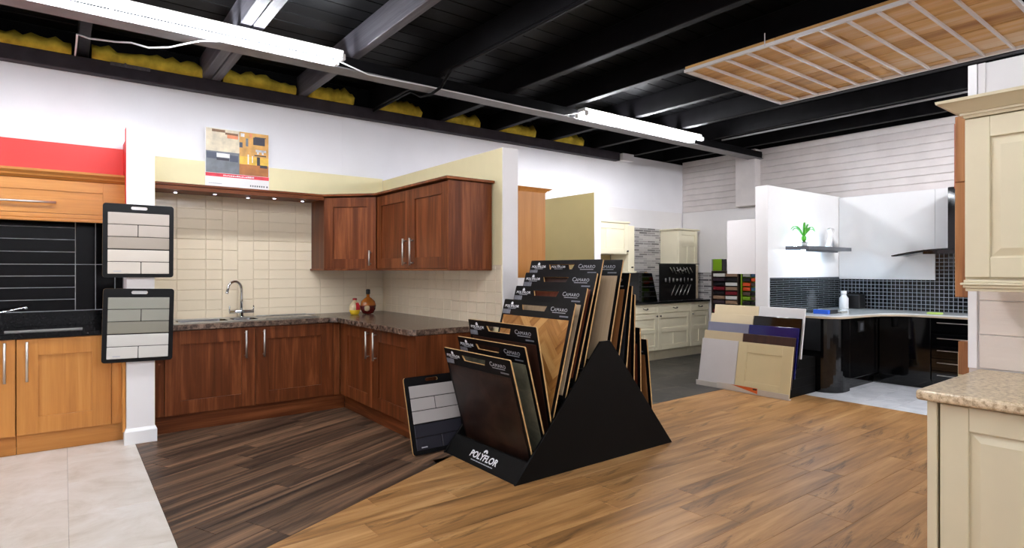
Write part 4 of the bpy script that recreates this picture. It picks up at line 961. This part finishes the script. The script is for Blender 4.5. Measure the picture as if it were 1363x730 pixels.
for i, (a, c, lab) in enumerate(((2.42, 2.96, 'black gloss base unit with plain door in the tiled corner'), (1.80, 2.416, 'black gloss drawer unit with thin steel pulls'), (1.18, 1.796, 'black gloss drawer unit behind the cream display partition'))):
    t = thing('base_unit', lab, 'cabinet', (8.2, (a+c)/2, 0))
    B('carcass', 'gloss_black', t, 7.905, 8.47, a+.001, c-.001, .10, .83)
    Fe = Fr((7.905, 0, 0), (0, 1, 0), (-1, 0, 0))
    B('plinth', 'gloss_black', t, 7.95, 7.97, a, c, 0, .10)
    if i == 0:
        d = finish('door', MB().fbox(Fe, a+.003, c-.035, 0, .02, .12, .828), 'gloss_black', t, .002)
    else:
        zz = [.09, .232, .374, .514, .652, .828]
        for z0_, z1_ in zip(zz, zz[1:]):
            d = finish('drawer', MB().fbox(Fe, a+.003, c-.003, 0, .02, z0_+.03, z1_-.003), 'gloss_black', t, .002)
            finish('pull', MB().fbox(Fe, a+.06, c-.06, .02, .034, z1_-.055, z1_-.047), 'steel', d)
# worktop with S-curve
rim = [(6.72, 3.66), (6.72, 3.18)] + arc(6.95, 3.15, .235, 180, 262)[1:] + [(7.10, 2.905), (7.4, 2.88), (7.62, 2.84), (7.76, 2.74), (7.84, 2.60), (7.86, 2.45), (7.86, 1.16), (8.472, 1.16), (8.472, 3.66)]
wt = thing('worktop', 'curved white worktop on the black gloss units', 'worktop', (7.6, 3.2, .834))
finish('slab', MB().prism([(x, y, .852) for x, y in rim], (0, 0, .016)), 'white_top', wt, .002)
finish('edge_band', MB().prism([(x, y, .834) for x, y in rim], (0, 0, .018)), 'pale_edge', wt)
# shelf with light
sh = thing('floating_shelf', 'grey floating shelf lit underneath on the white divider', 'shelf', (7.6, 3.6, 1.62))
sp_ = [(7.02, 3.667), (7.10, 3.42), (8.25, 3.42), (8.25, 3.667)]
finish('shelf_board', MB().prism([(x, y, 1.625) for x, y in sp_], (0, 0, .045)), 'grey_metal', sh, .002)
B('light_strip', 'cool_strip', sh, 7.16, 7.85, 3.52, 3.545, 1.612, 1.624)
B('light_lip', 'grey_metal', sh, 7.10, 7.95, 3.46, 3.466, 1.600, 1.625)
B('light_strip', 'cool_strip', sh, 7.12, 7.80, 3.60, 3.62, 1.670, 1.6745)
pt = thing('potted_plant', 'small green leafy plant in a white pot on the shelf', 'plant', (7.22, 3.54, 1.67))
finish('pot', MB().lathe((7.22, 3.54, 1.67), [(.035, 0), (.045, .03), (.052, .05), (.048, .052), (.044, .044)], 18), 'white_gloss', pt, smooth=True)
finish('soil', MB().lathe((7.22, 3.54, 1.712), [(.046, 0), (.06, .004), (.06, .008)], 14), 's_brown', pt)
finish('bulb', MB().lathe((7.22, 3.54, 1.72), [(.01, 0), (.03, .03), (.03, .06), (.012, .09)], 14), 'leaf', pt, smooth=True)
for k_, (dx, dy, hz) in enumerate(((-.32, -.02, .10), (-.22, .05, .13), (.02, .0, .19), (.06, -.03, .17), (.28, .0, .13), (.18, -.05, .10), (-.10, -.07, .12))):
    mb = MB(); n = 7; L_ = []; side = Vector((-dy, dx, 0)); side = side.normalized() if side.length > .01 else Vector((1, 0, 0))
    for i in range(n+1):
        s_ = i/n; p = Vector((7.22+dx*s_, 3.54+dy*s_, 1.78+hz*math.sin(s_*math.pi*.75)*(1 if abs(dx) > .1 else 1.0*s_+.2))); w = .016*math.sin(math.pi*min(1, s_*.9+.1))+.001
        L_.append((mb.b.verts.new(p-side*w+Vector((0, 0, .004))), mb.b.verts.new(p-Vector((0, 0, .002))), mb.b.verts.new(p+side*w+Vector((0, 0, .004)))))
    for a, c in zip(L_, L_[1:]): mb.b.faces.new((a[0], a[1], c[1], c[0])); mb.b.faces.new((a[1], a[2], c[2], c[1]))
    o = finish('leaf', mb, 'leaf', pt, smooth=True); so = o.modifiers.new('thick', 'SOLIDIFY'); so.thickness = .003
vs = thing('vase', 'white ornament of two leaning pieces on the shelf end', 'ornament', (7.95, 3.54, 1.67))
for x0, x1, r0 in ((7.86, 7.98, .03), (8.08, 7.88, .03)):
    finish('arm', MB().tube([(x0, 3.54, 1.672), ((x0*.6+x1*.4), 3.54, 1.76), ((x0*.35+x1*.65), 3.54, 1.83), (x1, 3.54, 1.91)], [r0*1.2, r0, r0*.7, r0*.9], 12), 'white_gloss', vs, smooth=True)
# things on the white worktop
tag(finish('bottle', MB().lathe((8.12, 3.46, .868), [(.05, 0), (.055, .01), (.055, .14), (.035, .17), (.028, .19), (.034, .195), (.034, .235), (.01, .24)], 20), 'white_gloss', smooth=True), 'white plastic bottle on the white worktop before mosaic tiles', 'bottle')
bx = thing('appliance', 'small black appliance in the tiled corner behind the white bottle', 'appliance', (8.34, 3.42, .868))
B('body', 'black_plastic', bx, 8.25, 8.44, 3.32, 3.52, .868, 1.06, bevel=.02, seg=3); B('lid', 'gloss_black', bx, 8.27, 8.42, 3.34, 3.50, 1.06, 1.075, bevel=.005)
hb = thing('hob', 'black ceramic hob set into the white worktop by the divider', 'hob', (7.55, 3.42, .868))
B('glass_plate', 'gloss_black', hb, 7.05, 7.78, 3.36, 3.60, .868, .876, bevel=.002); B('trim', 'brushed', hb, 7.70, 7.79, 3.365, 3.595, .869, .88, bevel=.002)
bk = thing('brochure_box', 'blue and black box of leaflets on the white worktop', 'box', (7.05, 3.22, .868))
B('body', 's_black', bk, 7.02, 7.22, 3.14, 3.30, .868, .915, bevel=.003); M['blue_card'] = plain('blue_card', (30, 90, 205), .4); B('sleeve', 'blue_card', bk, 6.97, 7.018, 3.14, 3.31, .868, .916, bevel=.003)
tag(B('notepad', 's_greyc', None, 7.26, 7.42, 3.12, 3.24, .868, .89, bevel=.002), 'grey pad lying beside the blue leaflet box', 'pad')
M['lime'] = plain('lime', (190, 214, 110), .5); tag(B('sponge', 'lime', None, 7.92, 8.0, 2.33, 2.47, .868, .89, bevel=.006), 'pale lime sponge on the white worktop above drawers', 'sponge')
# extractor hood
hd = thing('cooker_hood', 'black cooker hood with a curved glass canopy and chimney', 'hood', (8.2, 2.25, 1.55))
n = 16; mb = MB(); pf = []
for i in range(n+1):
    y = 2.86-(2.86-1.60)*i/n; s_ = (y-2.23)/.63; pf.append((y, 1.625-.075*s_*s_))
for z_, x0, x1 in ((0, 8.0, 8.45),):
    a = [mb.b.verts.new((x0, y, z)) for y, z in pf]; b_ = [mb.b.verts.new((x1, y, z)) for y, z in pf]
    for i in range(n): mb.b.faces.new((a[i], a[i+1], b_[i+1], b_[i]))
o = finish('glass_canopy', mb, None, hd, smooth=True, mats=[glass('smoke_glass', (54, 56, 58), .05)]); so = o.modifiers.new('thick', 'SOLIDIFY'); so.thickness = .008
mb = MB(); a = [mb.b.verts.new((7.995, y, z-.006)) for y, z in pf]; b_ = [mb.b.verts.new((7.995, y, z+.004)) for y, z in pf]
for i in range(n): mb.b.faces.new((a[i], a[i+1], b_[i+1], b_[i]))
o = finish('canopy_edge', mb, 'gloss_black', hd); so = o.modifiers.new('thick', 'SOLIDIFY'); so.thickness = .006
B('motor_box', 'gloss_black', hd, 8.05, 8.45, 1.93, 2.55, 1.565, 1.618, bevel=.003)
B('chimney', 'gloss_black', hd, 8.16, 8.45, 2.08, 2.335, 1.62, 2.34, bevel=.003)

# ------------------------------------------------------------------ cream kitchen by the near partition
Fz = Fr((2.70, 0, 0), (0, 1, 0), (-1, 0, 0))
for i, (a, c, lab) in enumerate(((.195, .795, 'cream base unit with raised panel door under the beige worktop'), (-.41, .191, 'cream base unit further along under the beige worktop'))):
    t = thing('base_unit', lab, 'cabinet', (3.0, (a+c)/2, 0), group='cream base units')
    B('carcass', 'cream_unit', t, 2.705, 3.40, a+.001, c-.001, .15, .868)
    d = raised(t, Fz, a+.003, c-.003, .155, .862, 'cream_unit', st=.09)
    hk = finish('handle', MB().tube([Fz.p(a+.05, .02, .72), Fz.p(a+.05, .045, .72), Fz.p(a+.05, .05, .70), Fz.p(a+.05, .045, .62), Fz.p(a+.05, .02, .62)], .006, 8), 'pewter', d, smooth=True)
    B('plinth', 'cream_unit', t, 2.75, 2.77, a, c, 0, .148)
    if i == 0: B('end_panel', 'cream_unit', t, 2.672, 3.42, .80, .832, 0, .868, bevel=.003)
wt = tag(B('worktop', 'beige_stone', None, 2.640, 3.432, -1.2, .862, .870, .910, bevel=.012, seg=3), 'beige speckled stone worktop on the cream base units', 'worktop')
t = thing('wall_unit', 'cream wall unit with raised panel door and flared cornice', 'cabinet', (3.25, .5, 1.29))
B('carcass', 'cream_unit', t, 3.07, 3.432, .205, .815, 1.335, 2.02)
Fy = Fr((3.07, 0, 0), (0, 1, 0), (-1, 0, 0)); raised(t, Fy, .208, .812, 1.345, 2.015, 'cream_unit', st=.085)
t2 = thing('wall_unit', 'cream wall unit further along the near partition', 'cabinet', (3.25, -.1, 1.29))
B('carcass', 'cream_unit', t2, 3.07, 3.432, -.41, .20, 1.335, 2.02); raised(t2, Fy, -.405, .197, 1.345, 2.015, 'cream_unit', st=.085)
cn = MB(); z = 2.021
for dz, e0, e1 in ((.012, .0, .004), (.010, .012, .014), (.040, .02, .075), (.012, .082, .085)):
    cn.taper((3.05-e0, 3.432, -.42, .815+e0*.95), z, (3.05-e1, 3.432, -.42, .815+e1*.95), z+dz); z += dz
tag(finish('cornice', cn, 'cream_unit'), 'flared cream cornice along the top of the cream wall units', 'cornice')
lr = MB(); z = 1.334
for dz, e in ((.012, .004), (.010, .014), (.012, .006), (.014, -.004)): lr.box(3.05-e, 3.10, -.42, .812+max(e, 0), z-dz, z); z -= dz
tag(finish('light_rail', lr, 'cream_unit', None, .003, 2), 'moulded cream rail under the cream wall units', 'rail')
# rippled pale wall tiles
m, tt, b = base('ripple_tile', .25); co = tt.add('ShaderNodeTexCoord'); mp = tt.add('ShaderNodeMapping'); mp.inputs['Scale'].default_value = (1, 2, 60); tt.link(co.outputs['Object'], mp.inputs['Vector'])
nn = tt.add('ShaderNodeTexNoise', i_Scale=1., i_Detail=2.); tt.link(mp.outputs['Vector'], nn.inputs['Vector']); bp = tt.add('ShaderNodeBump', i_Strength=.35, i_Distance=.006); tt.link(nn.outputs['Fac'], bp.inputs['Height']); tt.link(bp.outputs['Normal'], b.inputs['Normal'])
b.inputs['Base Color'].default_value = lin((222, 210, 198)); M['ripple_tile'] = m
Ft = Fr((3.44, 0, 0), (0, 1, 0), (-1, 0, 0))
for i in range(4):
    for j in range(3):
        u1 = .86-.0-.235*i; tile(P5, Ft, u1-.235, u1, .912+.16*j, min(.912+.16*(j+1), 1.36), 'ripple_tile', t=.007)
# partition trim and exposed timbers at its end
B('edge_trim', 'white_gloss', P5, 3.425, 3.44, .865, .90, .91, 2.35, bevel=.002)
B('edge_trim', 'wall_plain', P5, 3.432, 3.44, .835, .862, 2.10, 2.35)
B('stud', 'rough_timber', P5, 3.44, 3.50, .90, .955, 1.245, 1.80, bevel=.002)
B('stud', 'rough_timber', P5, 3.44, 3.50, .90, .955, 1.803, 2.12, bevel=.002)
M['terracotta'] = plain('terracotta', (176, 84, 56), .7); B('batten', 'terracotta', P5, 3.502, 3.525, .90, .975, 1.78, 2.10)
M['pale_batten'] = plain('pale_batten', (206, 190, 150), .7); B('batten', 'pale_batten', P5, 3.502, 3.525, .90, .972, 1.29, 1.72)
B('stud', 'rough_timber', P5, 3.45, 3.50, .90, .945, .87, 1.03, bevel=.002); B('batten', 'pale_batten', P5, 3.502, 3.525, .90, .96, .84, .97)
